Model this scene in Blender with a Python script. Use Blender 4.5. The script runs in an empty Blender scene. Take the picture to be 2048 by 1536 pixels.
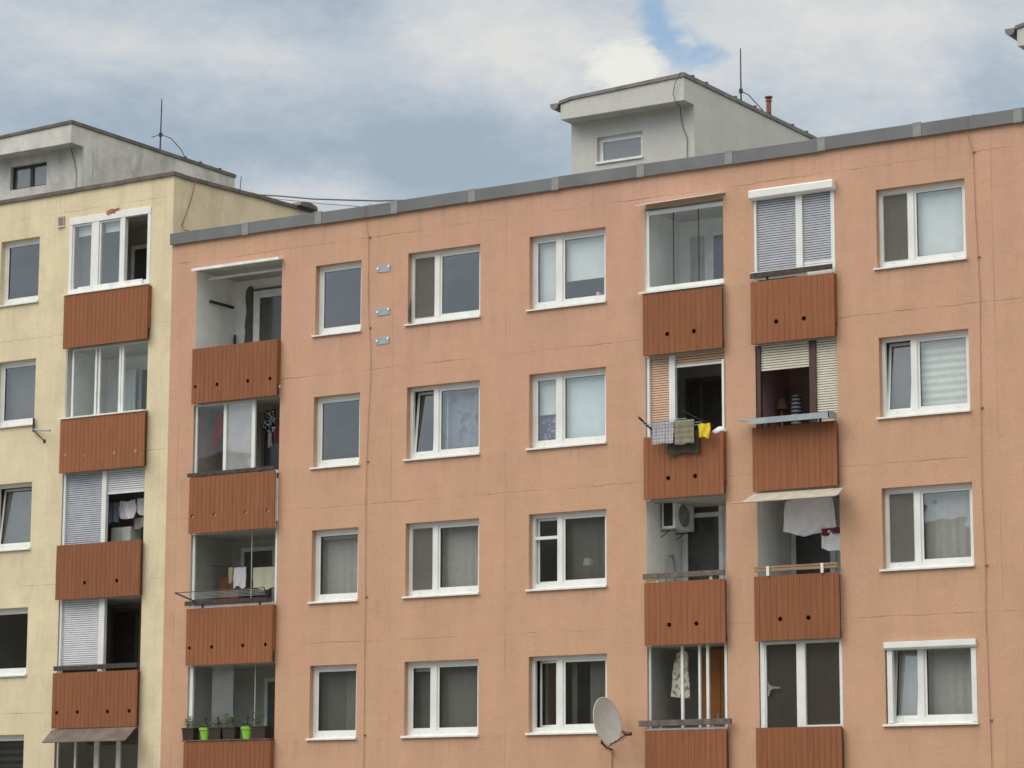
import bpy, bmesh, math, random
from mathutils import Vector, Matrix
random.seed(7)
G = 14.0            # height of the measuring line (top of the upper window row) above the ground
H = 2.8             # storey height
C = bpy.context.scene.collection
PI = math.pi
R_ = math.radians

# ------------------------------------------------------------------ nodes
class NT:
    def __init__(s, nt): s.nt = nt; s.L = nt.links
    def n(s, t, **kw):
        x = s.nt.nodes.new(t)
        for k, v in kw.items(): setattr(x, k, v)
        return x
    def put(s, sock, v):
        if isinstance(v, bpy.types.NodeSocket): s.L.new(v, sock)
        else: sock.default_value = v
    def m(s, op, a, b=0.0, c=0.0, clamp=False):
        x = s.n('ShaderNodeMath', operation=op, use_clamp=clamp)
        s.put(x.inputs[0], a); s.put(x.inputs[1], b); s.put(x.inputs[2], c)
        return x.outputs[0]
    def v(s, op, a, b=(0, 0, 0)):
        x = s.n('ShaderNodeVectorMath', operation=op)
        s.put(x.inputs[0], a); s.put(x.inputs[1], b)
        return x.outputs['Value'] if op in ('DOT_PRODUCT', 'LENGTH') else x.outputs[0]
    def noise(s, vec, scale, detail=3.0, rough=0.5):
        x = s.n('ShaderNodeTexNoise')
        s.put(x.inputs['Vector'], vec); x.inputs['Scale'].default_value = scale
        x.inputs['Detail'].default_value = detail; x.inputs['Roughness'].default_value = rough
        return x.outputs[0]
    def ss(s, x, a, b, lo=0.0, hi=1.0):
        q = s.n('ShaderNodeMapRange', interpolation_type='SMOOTHSTEP')
        s.put(q.inputs[0], x); q.inputs[1].default_value = a; q.inputs[2].default_value = b
        q.inputs[3].default_value = lo; q.inputs[4].default_value = hi
        return q.outputs[0]
    def mix(s, f, a, b, mode='MIX'):
        x = s.n('ShaderNodeMix', data_type='RGBA', blend_type=mode)
        s.put(x.inputs[0], f); s.put(x.inputs[6], a); s.put(x.inputs[7], b)
        return x.outputs[2]
    def sep(s, v):
        x = s.n('ShaderNodeSeparateXYZ'); s.put(x.inputs[0], v); return x.outputs
    def comb(s, a, b, c):
        x = s.n('ShaderNodeCombineXYZ')
        for i, k in enumerate((a, b, c)): s.put(x.inputs[i], k)
        return x.outputs[0]
    def coord(s): return s.n('ShaderNodeTexCoord').outputs['Object']

def col(c): return (c[0], c[1], c[2], 1.0)
def srgb(r, g, b):
    return tuple(((x / 255 + .055) / 1.055) ** 2.4 if x > 10 else x / 255 / 12.92 for x in (r, g, b))

def newmat(name):
    m = bpy.data.materials.new(name); m.use_nodes = True
    t = NT(m.node_tree); b = m.node_tree.nodes['Principled BSDF']
    return m, t, b

def plain(name, c, rough=0.6, metal=0.0, var=0.12, scale=6.0, grain=0.0, spec=0.4, bump=0.0):
    m, t, b = newmat(name)
    co = t.coord()
    n1 = t.noise(co, scale, 4)
    k = t.m('MULTIPLY_ADD', t.ss(n1, .3, .7), 2 * var, 1 - var)
    if grain:
        k = t.m('MULTIPLY', k, t.m('MULTIPLY_ADD', t.noise(co, 60, 2), 2 * grain, 1 - grain))
    cc = t.mix(1.0, col(c), t.comb(k, k, k), 'MULTIPLY')
    t.put(b.inputs['Base Color'], cc)
    b.inputs['Roughness'].default_value = rough; b.inputs['Metallic'].default_value = metal
    b.inputs['Specular IOR Level'].default_value = spec
    if bump:
        bn = t.n('ShaderNodeBump'); bn.inputs['Strength'].default_value = bump; bn.inputs['Distance'].default_value = .01
        t.put(bn.inputs['Height'], t.noise(co, 90, 3)); t.put(b.inputs['Normal'], bn.outputs[0])
    return m

def stucco(name, base, alt, zoff, vseams, seam=0.55, streak=0.05, stain=0.0, grainscale=70, pinker=None, sillz=None):
    m, t, b = newmat(name)
    co = t.coord(); X, Y, Z = t.sep(co)
    c = t.mix(t.ss(t.noise(co, .9, 6, .65), .38, .62), col(base), col(alt))
    if pinker:
        c = t.mix(t.m('MULTIPLY', t.ss(Z, -7.0, .5, 0.0, .38), t.ss(t.noise(co, .22, 3), .3, .62)), c, col(pinker))
    # weathering: faint vertical streaks and patches
    sv = t.comb(t.m('MULTIPLY', X, 1.5), t.m('MULTIPLY', Y, 1.5), t.m('MULTIPLY', Z, .35))
    k = t.m('MULTIPLY_ADD', t.ss(t.noise(sv, 1.0, 5, .65), .3, .7), 2 * streak, 1 - streak)
    k = t.m('MULTIPLY', k, t.m('MULTIPLY_ADD', t.noise(t.comb(t.m('MULTIPLY', X, .8), Y, t.m('MULTIPLY', Z, 1.5)), 2.4, 6, .72), .20, .90))
    k = t.m('MULTIPLY', k, t.m('MULTIPLY_ADD', t.noise(co, 22, 4, .7), .40, .80))
    k = t.m('MULTIPLY', k, t.m('MULTIPLY_ADD', t.noise(co, grainscale, 2), .14, .93))
    if zoff is not None:
        rs = t.m('MULTIPLY', t.ss(t.noise(t.comb(t.m('MULTIPLY', X, 7), Y, t.m('MULTIPLY', Z, .3)), 1.0, 4, .7), .48, .75), t.ss(Z, zoff - 1.1, zoff + .5))
        k = t.m('MULTIPLY', k, t.m('MULTIPLY_ADD', rs, -.13, 1.0))
    if sillz is not None:
        dd = t.m('MULTIPLY', t.m('FRACT', t.m('DIVIDE', t.m('SUBTRACT', sillz, Z), H)), H)
        sk = t.m('MULTIPLY', t.ss(t.noise(t.comb(t.m('MULTIPLY', X, 5), 2.0, t.m('MULTIPLY', Z, .25)), 1.0, 4, .7), .45, .72), t.ss(dd, .0, .75, 1.0, 0.0))
        k = t.m('MULTIPLY', k, t.m('MULTIPLY_ADD', sk, -.11, 1.0))
    if stain:
        st = t.ss(t.noise(t.comb(t.m('MULTIPLY', X, 1.6), t.m('MULTIPLY', Y, 1.6), t.m('MULTIPLY', Z, .7)), 1.2, 6, .7), .48, .68)
        k = t.m('MULTIPLY', k, t.m('MULTIPLY_ADD', st, -stain, 1.0))
    # seams between the wall panels: wandering lines that fade in and out
    wob = t.m('MULTIPLY_ADD', t.noise(co, 1.3, 4, .7), .09, -.045)
    lines = None
    if zoff is not None:
        zz = t.m('DIVIDE', t.m('ADD', t.m('SUBTRACT', Z, zoff), wob), H)
        fr = t.m('FRACT', t.m('ADD', zz, .5))
        d = t.m('MULTIPLY', t.m('ABSOLUTE', t.m('SUBTRACT', fr, .5)), H)
        ln = t.ss(d, .004, .017, 1.0, 0.0)
        gate = t.ss(t.noise(t.comb(t.m('MULTIPLY', X, .8), 3.1, t.m('MULTIPLY', Z, .5)), 1.0, 4, .7), .42, .66, .10, 1.0)
        lines = t.m('MULTIPLY', ln, gate)
    for i, vx in enumerate(vseams):
        d = t.m('ABSOLUTE', t.m('SUBTRACT', t.m('ADD', X, t.m('MULTIPLY', wob, .4)), vx))
        ln = t.ss(d, .003, .016, 1.0, 0.0)
        gate = t.ss(t.noise(t.comb(7.7 + i, 1.0, t.m('MULTIPLY', Z, .6)), 1.0, 4, .7), .38, .66, .1, .75)
        l2 = t.m('MULTIPLY', ln, gate)
        lines = l2 if lines is None else t.m('MAXIMUM', lines, l2)
    if lines is not None:
        k = t.m('MULTIPLY', k, t.m('MULTIPLY_ADD', lines, -seam, 1.0))
    cc = t.mix(1.0, c, t.comb(k, k, k), 'MULTIPLY')
    t.put(b.inputs['Base Color'], cc)
    b.inputs['Roughness'].default_value = .92; b.inputs['Specular IOR Level'].default_value = .15
    bn = t.n('ShaderNodeBump'); bn.inputs['Strength'].default_value = .5; bn.inputs['Distance'].default_value = .012
    h = t.m('ADD', t.m('MULTIPLY', t.noise(co, 45, 4, .65), 1.0), t.m('MULTIPLY', t.noise(co, 3.0, 3), 1.2))
    if lines is not None: h = t.m('SUBTRACT', h, t.m('MULTIPLY', lines, .8))
    t.put(bn.inputs['Height'], h); t.put(b.inputs['Normal'], bn.outputs[0])
    return m

def glass(name, tint=(.89, .9, .89), refl=.15, dirt=0.0):
    m = bpy.data.materials.new(name); m.use_nodes = True
    t = NT(m.node_tree); m.node_tree.nodes.clear()
    out = t.n('ShaderNodeOutputMaterial')
    tr = t.n('ShaderNodeBsdfTransparent'); tr.inputs[0].default_value = col(tint)
    gl = t.n('ShaderNodeBsdfGlossy'); gl.inputs['Roughness'].default_value = .015
    gl.inputs['Color'].default_value = (1, .98, .955, 1)
    bn = t.n('ShaderNodeBump'); bn.inputs['Strength'].default_value = .06; bn.inputs['Distance'].default_value = .05
    t.put(bn.inputs['Height'], t.noise(t.coord(), 1.6, 1)); t.put(gl.inputs['Normal'], bn.outputs[0])
    lw = t.n('ShaderNodeLayerWeight'); lw.inputs[0].default_value = .5
    f = t.m('POWER', lw.outputs['Facing'], 5.0)
    f = t.m('MULTIPLY_ADD', f, 1 - refl, refl, clamp=True)
    mx = t.n('ShaderNodeMixShader'); t.put(mx.inputs[0], f)
    t.L.new(tr.outputs[0], mx.inputs[1]); t.L.new(gl.outputs[0], mx.inputs[2])
    res = mx.outputs[0]
    if dirt:
        df = t.n('ShaderNodeBsdfDiffuse'); df.inputs[0].default_value = (.5, .52, .53, 1)
        m2 = t.n('ShaderNodeMixShader'); t.put(m2.inputs[0], t.m('MULTIPLY_ADD', t.noise(t.coord(), 3, 4), dirt, dirt * .5))
        t.L.new(res, m2.inputs[1]); t.L.new(df.outputs[0], m2.inputs[2]); res = m2.outputs[0]
    t.L.new(res, out.inputs[0])
    return m

def cloth_mat(name, c, pattern=None, c2=(0, 0, 0), scale=10, trans=0.0):
    m, t, b = newmat(name)
    co = t.coord(); X, Y, Z = t.sep(co)
    k = t.m('MULTIPLY_ADD', t.noise(co, 9, 4), .3, .85)
    base = col(c)
    if pattern == 'plaid':
        w = t.m('MAXIMUM', t.ss(t.m('SINE', t.m('MULTIPLY', X, scale)), .2, .5), t.ss(t.m('SINE', t.m('MULTIPLY', Z, scale)), .2, .5))
        base = t.mix(w, col(c), col(c2))
    elif pattern == 'hstripe':
        base = t.mix(t.ss(t.m('SINE', t.m('MULTIPLY', Z, scale)), -.1, .1), col(c), col(c2))
    elif pattern == 'spots':
        base = t.mix(t.ss(t.noise(co, scale, 2), .53, .57), col(c), col(c2))
    elif pattern == 'wood':
        base = t.mix(t.noise(t.comb(t.m('MULTIPLY', X, 1.2), Y, t.m('MULTIPLY', Z, 9)), scale, 4), col(c), col(c2))
    cc = t.mix(1.0, base, t.comb(k, k, k), 'MULTIPLY')
    t.put(b.inputs['Base Color'], cc); b.inputs['Roughness'].default_value = .95
    b.inputs['Specular IOR Level'].default_value = .1
    if trans:
        out = m.node_tree.nodes['Material Output']; tr = t.n('ShaderNodeBsdfTransparent')
        mx = t.n('ShaderNodeMixShader'); mx.inputs[0].default_value = trans
        t.L.new(b.outputs[0], mx.inputs[1]); t.L.new(tr.outputs[0], mx.inputs[2]); t.L.new(mx.outputs[0], out.inputs[0])
    return m

def panel_mat():
    m, t, b = newmat('brown_cladding')
    co = t.coord(); X, Y, Z = t.sep(co)
    oi = t.n('ShaderNodeObjectInfo').outputs['Random']
    sh = t.m('MULTIPLY', oi, 37.0)
    v = t.comb(t.m('ADD', t.m('MULTIPLY', X, 26), sh), Y, t.m('ADD', t.m('MULTIPLY', Z, 1.3), sh))
    c = t.mix(t.ss(t.noise(v, 1.0, 4, .6), .36, .64), col(srgb(131, 84, 59)), col(srgb(141, 92, 65)))
    v2 = t.comb(t.m('ADD', X, sh), Y, t.m('MULTIPLY', Z, .5))
    k = t.m('MULTIPLY_ADD', t.noise(v2, 2.5, 5, .65), .26, .87)
    k = t.m('MULTIPLY', k, t.m('MULTIPLY_ADD', t.noise(co, 70, 2), .16, .92))
    bd = t.m('FLOOR', t.m('DIVIDE', X, .118))
    wn = t.n('ShaderNodeTexWhiteNoise', noise_dimensions='1D'); t.put(wn.inputs['W'], t.m('ADD', bd, sh))
    k = t.m('MULTIPLY', k, t.m('MULTIPLY_ADD', wn.outputs['Value'], .06, .97))
    k = t.m('MULTIPLY', k, t.m('MULTIPLY_ADD', oi, .16, .92))
    cc = t.mix(1.0, c, t.comb(k, k, k), 'MULTIPLY')
    t.put(b.inputs['Base Color'], cc); b.inputs['Roughness'].default_value = .7; b.inputs['Specular IOR Level'].default_value = .2
    return m

PINK = srgb(192, 154, 131); PINK2 = srgb(190, 154, 127)
YEL = srgb(216, 204, 174); YEL2 = srgb(209, 197, 169)
M = {}
M['pink'] = stucco('pink_stucco', PINK, PINK2, .45, (-3.62, 1.98, 4.75, 15.2), seam=.30, pinker=srgb(190, 149, 138), sillz=-1.5)
M['yellow'] = stucco('yellow_stucco', YEL, YEL2, 2.01, (-4.12, -7.3), seam=.22, stain=.10, sillz=.06)
M['white_render'] = stucco('pale_render', srgb(191, 192, 189), srgb(187, 188, 185), None, (), streak=.03)
M['concrete'] = stucco('raw_concrete', srgb(200, 201, 197), srgb(184, 185, 181), None, (), streak=.09, stain=.24)
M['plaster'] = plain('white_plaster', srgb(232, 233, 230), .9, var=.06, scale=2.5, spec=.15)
M['bare_plaster'] = plain('bare_plaster', srgb(98, 97, 90), .95, var=.15, spec=.1)
M['slab'] = plain('concrete_slab', srgb(176, 177, 173), .9, var=.1, scale=2.0, spec=.1)
M['pvc'] = plain('white_pvc', srgb(219, 222, 221), .35, var=.05, scale=3.0, spec=.4)
M['pvc_old'] = plain('weathered_white_paint', srgb(222, 224, 224), .5, var=.10, scale=5)
M['sill'] = plain('white_sill', srgb(220, 221, 218), .4, var=.08)
M['gasket'] = plain('rubber_gasket', (.02, .02, .02), .6)
M['cornice'] = plain('grey_sheet_metal', srgb(105, 108, 111), .5, metal=.0, var=.12, scale=1.2, grain=.06)
M['cornice_joint'] = plain('pale_joint_sheet', srgb(131, 134, 134), .5, var=.10)
M['coping'] = plain('dark_coping_sheet', srgb(98, 88, 84), .6, var=.25, scale=3)
M['ph_trim'] = plain('brown_grey_roof_edge', srgb(112, 106, 106), .55, var=.2, scale=3)
M['panel'] = panel_mat()
M['lining'] = plain('dark_lining_board', srgb(74, 48, 38), .9)
M['lining_pale'] = plain('pale_lining_board', srgb(226, 216, 206), .8)
M['dark_board'] = plain('dark_brown_board', srgb(66, 56, 54), .7, var=.3, scale=9, grain=.1)
M['grey_board'] = plain('weathered_grey_board', srgb(100, 92, 87), .85, var=.25, scale=8, grain=.1)
M['raw_board'] = cloth_mat('raw_wooden_board', srgb(176, 150, 122), 'wood', srgb(120, 92, 70), 2.5)
M['steel'] = plain('dark_steel', srgb(58, 56, 58), .5, metal=.3)
M['wire'] = plain('rusty_wire', srgb(142, 110, 95), .7, var=.3)
M['galv'] = plain('galvanised_plate', srgb(150, 160, 168), .45, metal=.2, var=.12)
M['bolt'] = plain('pale_bolt', srgb(222, 226, 228), .4)
M['shutter_white'] = plain('white_shutter', srgb(214, 217, 222), .45, var=.05)
M['shutter_groove_shade'] = plain('shutter_groove_shade', srgb(102, 103, 106), .8)  # shade in the grooves between slats, painted as a darker colour
M['shutter_blue'] = plain('blue_grey_shutter', srgb(179, 183, 193), .45, var=.06)
M['shutter_beige'] = plain('beige_shutter', srgb(212, 206, 190), .5, var=.05)
M['shutter_peach'] = plain('peach_shutter', srgb(214, 178, 152), .5, var=.05)
M['brown_frame'] = plain('dark_brown_frame', srgb(72, 52, 50), .5, var=.15)
M['glass'] = glass('window_glass')
M['glass_clear'] = glass('clear_balcony_glass', (.96, .975, .97), .05)
M['glass_dusty'] = glass('dusty_balcony_glass', (.8, .84, .85), .16, .22)
M['glass_frost'] = glass('frosted_balcony_glass', (.6, .64, .66), .22, .5)
M['net'] = cloth_mat('insect_net', srgb(98, 97, 94))
M['net_dark'] = cloth_mat('dark_insect_net', srgb(70, 63, 58))
M['sheer'] = cloth_mat('sheer_curtain', srgb(208, 210, 209), trans=.32)
M['sheer_thin'] = cloth_mat('thin_curtain', srgb(174, 174, 172), trans=.68)
M['sheer_lace'] = cloth_mat('lace_curtain', srgb(176, 188, 206), 'spots', srgb(146, 158, 180), 4, trans=.45)
M['curtain_white'] = cloth_mat('white_curtain', srgb(220, 226, 226))
M['curtain_purple'] = cloth_mat('purple_curtain', srgb(92, 86, 116), 'spots', srgb(170, 172, 196), 16)
M['blind_white'] = plain('white_blind', srgb(212, 222, 226), .8, var=.03)
M['blind_blue'] = plain('pale_blue_blind', srgb(206, 226, 232), .8, var=.03)
M['blind_stripe'] = cloth_mat('striped_blind', srgb(222, 228, 224), 'hstripe', srgb(196, 203, 200), 46)
M['blind_dark'] = cloth_mat('dark_striped_blind', srgb(60, 62, 64), 'hstripe', srgb(30, 31, 33), 40)
M['room'] = plain('room_wall', srgb(128, 124, 116), .9, var=.1, scale=1.5)
M['room_dark'] = plain('dim_room_wall', srgb(106, 101, 96), .9, var=.1, scale=1.5)
M['roofing'] = plain('roof_felt', srgb(92, 92, 92), .95, var=.2)
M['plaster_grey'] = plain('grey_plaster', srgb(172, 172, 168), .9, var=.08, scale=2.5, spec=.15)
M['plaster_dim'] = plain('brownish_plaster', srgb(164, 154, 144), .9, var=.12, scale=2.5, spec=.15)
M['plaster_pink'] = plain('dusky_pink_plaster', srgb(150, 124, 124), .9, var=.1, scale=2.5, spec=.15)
M['awning_grey'] = plain('dull_grey_awning', srgb(166, 161, 148), .9, var=.14, scale=5)
M['plug'] = plain('faded_plug', srgb(152, 124, 108), .9, var=.3, scale=25)
M['rust'] = plain('exposed_brick', srgb(156, 98, 78), .9, var=.3, scale=14)
M['lamp'] = plain('lamp_shade_fabric', srgb(190, 186, 178), .8)
M['fan_grey'] = plain('fan_grey', srgb(112, 112, 108), .7)
M['sticker'] = plain('faded_sticker', srgb(122, 113, 106), .8)
M['dish'] = plain('dish_grey', srgb(196, 197, 195), .5, var=.05)
M['lnb'] = plain('dark_red_plastic', srgb(84, 44, 42), .5)
M['clay'] = plain('red_clay_pipe', srgb(128, 86, 72), .8, var=.25, scale=8)
M['soil'] = plain('dark_soil', srgb(50, 40, 34), .95)
M['pot_brown'] = plain('dark_brown_plastic', srgb(52, 40, 38), .5)
M['pot_lime'] = plain('lime_plastic', srgb(130, 190, 62), .4, var=.05)
M['leaf'] = plain('leaf_green', srgb(92, 116, 66), .6, var=.35, scale=20)
M['ground'] = plain('paved_yard', (.17, .165, .15), .95, var=.4, scale=.3)
M['hills'] = plain('wooded_hill', (.07, .075, .07), .95, var=.4, scale=.05)  # base colour lightened and greyed to stand in for distance haze

# ------------------------------------------------------------------ mesh building
WL = {}
class MB:
    def __init__(s): s.v = []; s.f = []; s.mi = []; s.cur = 0
    def vert(s, p): s.v.append(tuple(p)); return len(s.v) - 1
    def poly(s, pts):
        i = [s.vert(p) for p in pts]; s.f.append(i); s.mi.append(s.cur); return s
    def box(s, x0, x1, y0, y1, z0, z1):
        x0, x1 = min(x0, x1), max(x0, x1); y0, y1 = min(y0, y1), max(y0, y1); z0, z1 = min(z0, z1), max(z0, z1)
        b = len(s.v)
        for p in ((x0, y0, z0), (x1, y0, z0), (x1, y1, z0), (x0, y1, z0), (x0, y0, z1), (x1, y0, z1), (x1, y1, z1), (x0, y1, z1)): s.v.append(p)
        for f in ((0, 1, 5, 4), (1, 2, 6, 5), (2, 3, 7, 6), (3, 0, 4, 7), (4, 5, 6, 7), (3, 2, 1, 0)):
            s.f.append([b + q for q in f]); s.mi.append(s.cur)
        return s
    def prism(s, pts, off):
        """closed prism from a planar outline and an offset vector"""
        n = len(pts); b = len(s.v); o = Vector(off)
        for p in pts: s.v.append(tuple(p))
        for p in pts: s.v.append(tuple(Vector(p) + o))
        s.f.append([b + i for i in range(n)][::-1]); s.f.append([b + n + i for i in range(n)]); s.mi += [s.cur] * 2
        for i in range(n):
            j = (i + 1) % n; s.f.append([b + i, b + j, b + n + j, b + n + i]); s.mi.append(s.cur)
        return s
    def tube(s, pts, r, n=8, r2=None, cap=True):
        pts = [Vector(p) for p in pts]; rings = []
        for i, p in enumerate(pts):
            d = (pts[min(i + 1, len(pts) - 1)] - pts[max(i - 1, 0)])
            d = d.normalized() if d.length > 1e-9 else Vector((0, 0, 1))
            a = Vector((0, 0, 1)) if abs(d.z) < .9 else Vector((1, 0, 0))
            u = d.cross(a).normalized(); w = d.cross(u)
            rr = r if r2 is None else r + (r2 - r) * i / (len(pts) - 1)
            rings.append([s.vert(p + (u * math.cos(2 * PI * k / n) + w * math.sin(2 * PI * k / n)) * rr) for k in range(n)])
        for A, B in zip(rings, rings[1:]):
            for k in range(n):
                s.f.append([A[k], A[(k + 1) % n], B[(k + 1) % n], B[k]]); s.mi.append(s.cur)
        if cap:
            s.f.append(rings[0][::-1]); s.f.append(rings[-1]); s.mi += [s.cur] * 2
        return s
    def grid(s, fn, nu, nv):
        b = len(s.v)
        for j in range(nv + 1):
            for i in range(nu + 1): s.v.append(tuple(fn(i / nu, j / nv)))
        for j in range(nv):
            for i in range(nu):
                a = b + j * (nu + 1) + i
                s.f.append([a, a + 1, a + nu + 2, a + nu + 1]); s.mi.append(s.cur)
        return s
    def mesh(s, name, mats, origin=(0, 0, 0), smooth=False):
        me = bpy.data.meshes.new(name)
        ox, oy, oz = origin
        me.from_pydata([(x - ox, y - oy, z - oz) for x, y, z in s.v], [], s.f)
        for m in (mats if isinstance(mats, (list, tuple)) else [mats]): me.materials.append(m)
        if max(s.mi or [0]) > 0: me.polygons.foreach_set('material_index', s.mi)
        if smooth: me.polygons.foreach_set('use_smooth', [True] * len(me.polygons))
        me.update(); return me
    def build(s, name, mats, parent=None, origin=(0, 0, 0), smooth=False, bevel=0):
        return link(name, s.mesh(name, mats, origin, smooth), parent, origin, bevel)

def link(name, me, parent=None, origin=(0, 0, 0), bevel=0):
    o = bpy.data.objects.new(name, me); C.objects.link(o)
    w = Vector(origin) + Vector((0, 0, G))
    if parent is not None: o.parent = parent; o.location = w - WL[parent.name]
    else: o.location = w
    WL[o.name] = w
    if bevel:
        b = o.modifiers.new('edge', 'BEVEL'); b.width = bevel; b.segments = 2; b.limit_method = 'ANGLE'
    return o

def tag(o, label, cat, group=None, kind=None):
    o['label'] = label; o['category'] = cat
    if group: o['group'] = group
    if kind: o['kind'] = kind
    return o
def empty(name, origin, label, cat, group=None):
    o = bpy.data.objects.new(name, None); C.objects.link(o)
    w = Vector(origin) + Vector((0, 0, G)); o.location = w; WL[o.name] = w; o.empty_display_size = .3
    return tag(o, label, cat, group)

def copy_tree(src, origin, parent=None):
    """copy a thing or part with its children, placed at another measured origin"""
    c = src.copy(); C.objects.link(c)
    w = Vector(origin) + Vector((0, 0, G))
    if parent is not None: c.parent = parent; c.location = w - WL[parent.name]
    else: c.location = w
    WL[c.name] = w
    for ch in list(src.children):
        d = ch.copy(); C.objects.link(d); d.parent = c
        WL[d.name] = w + (WL[ch.name] - WL[src.name])
    return c

def sheet_with_holes(mb, x0, x1, z0, z1, holes, y=0.0, reveal=.25, plain_holes=()):
    """front sheet in the plane y with rectangular openings and their reveals"""
    framed = list(holes); holes = framed + list(plain_holes)
    xs = sorted(set([x0, x1] + [h[0] for h in holes] + [h[1] for h in holes]))
    zs = sorted(set([z0, z1] + [h[2] for h in holes] + [h[3] for h in holes]))
    for i in range(len(xs) - 1):
        j = 0
        while j < len(zs) - 1:
            def solid(j):
                cx, cz = (xs[i] + xs[i + 1]) / 2, (zs[j] + zs[j + 1]) / 2
                return not any(h[0] < cx < h[1] and h[2] < cz < h[3] for h in holes)
            if not solid(j): j += 1; continue
            k = j
            while k < len(zs) - 1 and solid(k): k += 1
            mb.poly([(xs[i], y, zs[j]), (xs[i + 1], y, zs[j]), (xs[i + 1], y, zs[k]), (xs[i], y, zs[k])])
            j = k
    for a, b, c, d in framed:
        e = y + reveal
        mb.poly([(a, y, c), (a, y, d), (a, e, d), (a, e, c)])
        mb.poly([(b, y, d), (b, y, c), (b, e, c), (b, e, d)])
        mb.poly([(a, y, d), (b, y, d), (b, e, d), (a, e, d)])
        mb.poly([(b, y, c), (a, y, c), (a, e, c), (b, e, c)])

# ------------------------------------------------------------------ layout (metres along the facade, heights from the measuring line)
COLS = {'S': (0.0, 1.18), 'A': (2.355, 4.13), 'B': (5.30, 7.07), 'C': (12.90, 14.675)}
WB = -1.49                                   # bottom of the window openings
BAL = {'P1': (-3.20, -.89), 'P2': (7.96, 9.69), 'P3': (10.345, 12.05)}
YOFF = 1.56
YS = (-8.93, -7.765); YB = (-6.87, -4.52)
PL, PR, YL = -3.9, 26.0, -24.0
DEPTH = 11.0

pink = empty('apartment_building', (PL + 8, 0, -G), 'long salmon pink panel apartment block with grey roof edge and brown balcony fronts', 'apartment building')
yel = empty('apartment_building', (-6, 0, -G), 'pale yellow panel apartment block rising above the pink one at the left', 'apartment building')

# pink walls
holes = [(a, b, WB - H * k, -H * k) for a, b in COLS.values() for k in range(4)]
bh = [(a, b, -13.85, .25) for a, b in BAL.values()]
w = MB(); sheet_with_holes(w, PL, PR, -G, 1.0, holes, plain_holes=bh)
# the loggia openings get their own interiors: keep only a short reveal
w.poly([(PR, 0, -G), (PR, DEPTH, -G), (PR, DEPTH, 1.0), (PR, 0, 1.0)])
w.poly([(PL, DEPTH, -G), (PL, DEPTH, 1.0), (PR, DEPTH, 1.0), (PR, DEPTH, -G)])
w.build('wall', M['pink'], pink)
MB().box(PL + .002, PR, .02, DEPTH - .02, .86, .98).build('roof_deck', M['roofing'], pink)
# yellow walls
yh = [(YS[0], YS[1], .07 - H * k, YOFF - H * k) for k in range(5)]
ybh = [(YB[0], YB[1], -12.3, 1.815)]
w = MB(); sheet_with_holes(w, YL, PL, -G, 2.49, yh, plain_holes=ybh)
w.poly([(PL, 0, -G), (PL, 5.1, -G), (PL, 5.1, 2.66), (PL, 0, 2.49)])
w.poly([(PL, 5.1, -G), (PL, DEPTH, -G), (PL, DEPTH, 2.66), (PL, 5.1, 2.66)])
w.poly([(YL, DEPTH, -G), (YL, 0, -G), (YL, 0, 2.49), (YL, DEPTH, 2.49)])
w.poly([(YL, DEPTH, -G), (YL, DEPTH, 2.49), (PL, DEPTH, 2.66), (PL, DEPTH, -G)])
w.build('wall', M['yellow'], yel)
MB().box(YL + .02, PL - .02, .02, DEPTH - .02, 2.2, 2.3).build('roof_deck', M['roofing'], yel)
cp = MB()
def crooked(x0, x1, n, y0, y1, z0, zt):
    for i in range(n):
        a = x0 + (x1 - x0) * i / n; b = x0 + (x1 - x0) * (i + 1) / n - .004
        d = random.uniform(-.012, .012)
        cp.box(a, b, y0, y1, z0 + d, zt + d)
crooked(YL, PL + .05, 14, -.05, .3, 2.46, 2.545)
for i in range(6):
    a, b = .3 + .8 * i, .3 + .8 * (i + 1) - .004; d = random.uniform(-.01, .01)
    za, zb = 2.49 + .17 * a / 5.1, 2.49 + .17 * b / 5.1
    cp.prism([(PL - .3, a, za - .03 + d), (PL + .05, a, za - .03 + d), (PL + .05, a, za + .05 + d), (PL - .3, a, za + .05 + d)], (0, b - a, zb - za))
cp.box(PL - .3, PL + .05, 5.1, DEPTH, 2.63, 2.71)
cp.build('roof_coping', M['coping'], yel)
hood = MB(); pr = []
for i in range(9):
    q = PI * i / 8; pr.append((PL - .25, 4.75 - .34 * math.cos(q), 2.68 + .12 * math.sin(q) ** .6))
hood.prism(pr, (.42, 0, 0)); hood.build('roof_vent_hood', M['coping'], yel)

# pink roof edge: grey sheet with paler joint covers
JX = [-1.85, .09, 2.04, 3.96, 5.95, 7.91, 9.86, 11.83, 13.79, 15.77, 17.73, 19.69, 21.65, 23.6, 25.5]
c = MB(); prev = PL - .02
for i, j in enumerate(JX + [PR]):
    d = random.uniform(-.012, .012); xe = (j - .08) if j != PR else PR
    c.prism([(prev, -.07, .885 + d), (prev, -.045, .885 + d), (prev, -.03, .93 + d), (prev, .35, .93), (prev, .35, 1.11), (prev, -.075, 1.14 + d)], (xe - prev, 0, random.uniform(-.01, .01)))
    prev = j + .08
c.build('roof_edge', M['cornice'], pink, bevel=.006)
for j in JX:
    c = MB(); d = random.uniform(-.01, .01)
    c.prism([(j - .082, -.076, .88 + d), (j - .082, .345, .92), (j - .082, .345, 1.118), (j - .082, -.081, 1.146 + d)], (.164, 0, 0))
    c.build('roof_edge_joint', M['cornice_joint'], pink, (j, 0, 1.0))

# ------------------------------------------------------------------ windows
MC = {}
def cached(key, fn):
    if key not in MC: MC[key] = fn()
    return MC[key]
FY0, FY1 = .13, .20

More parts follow.
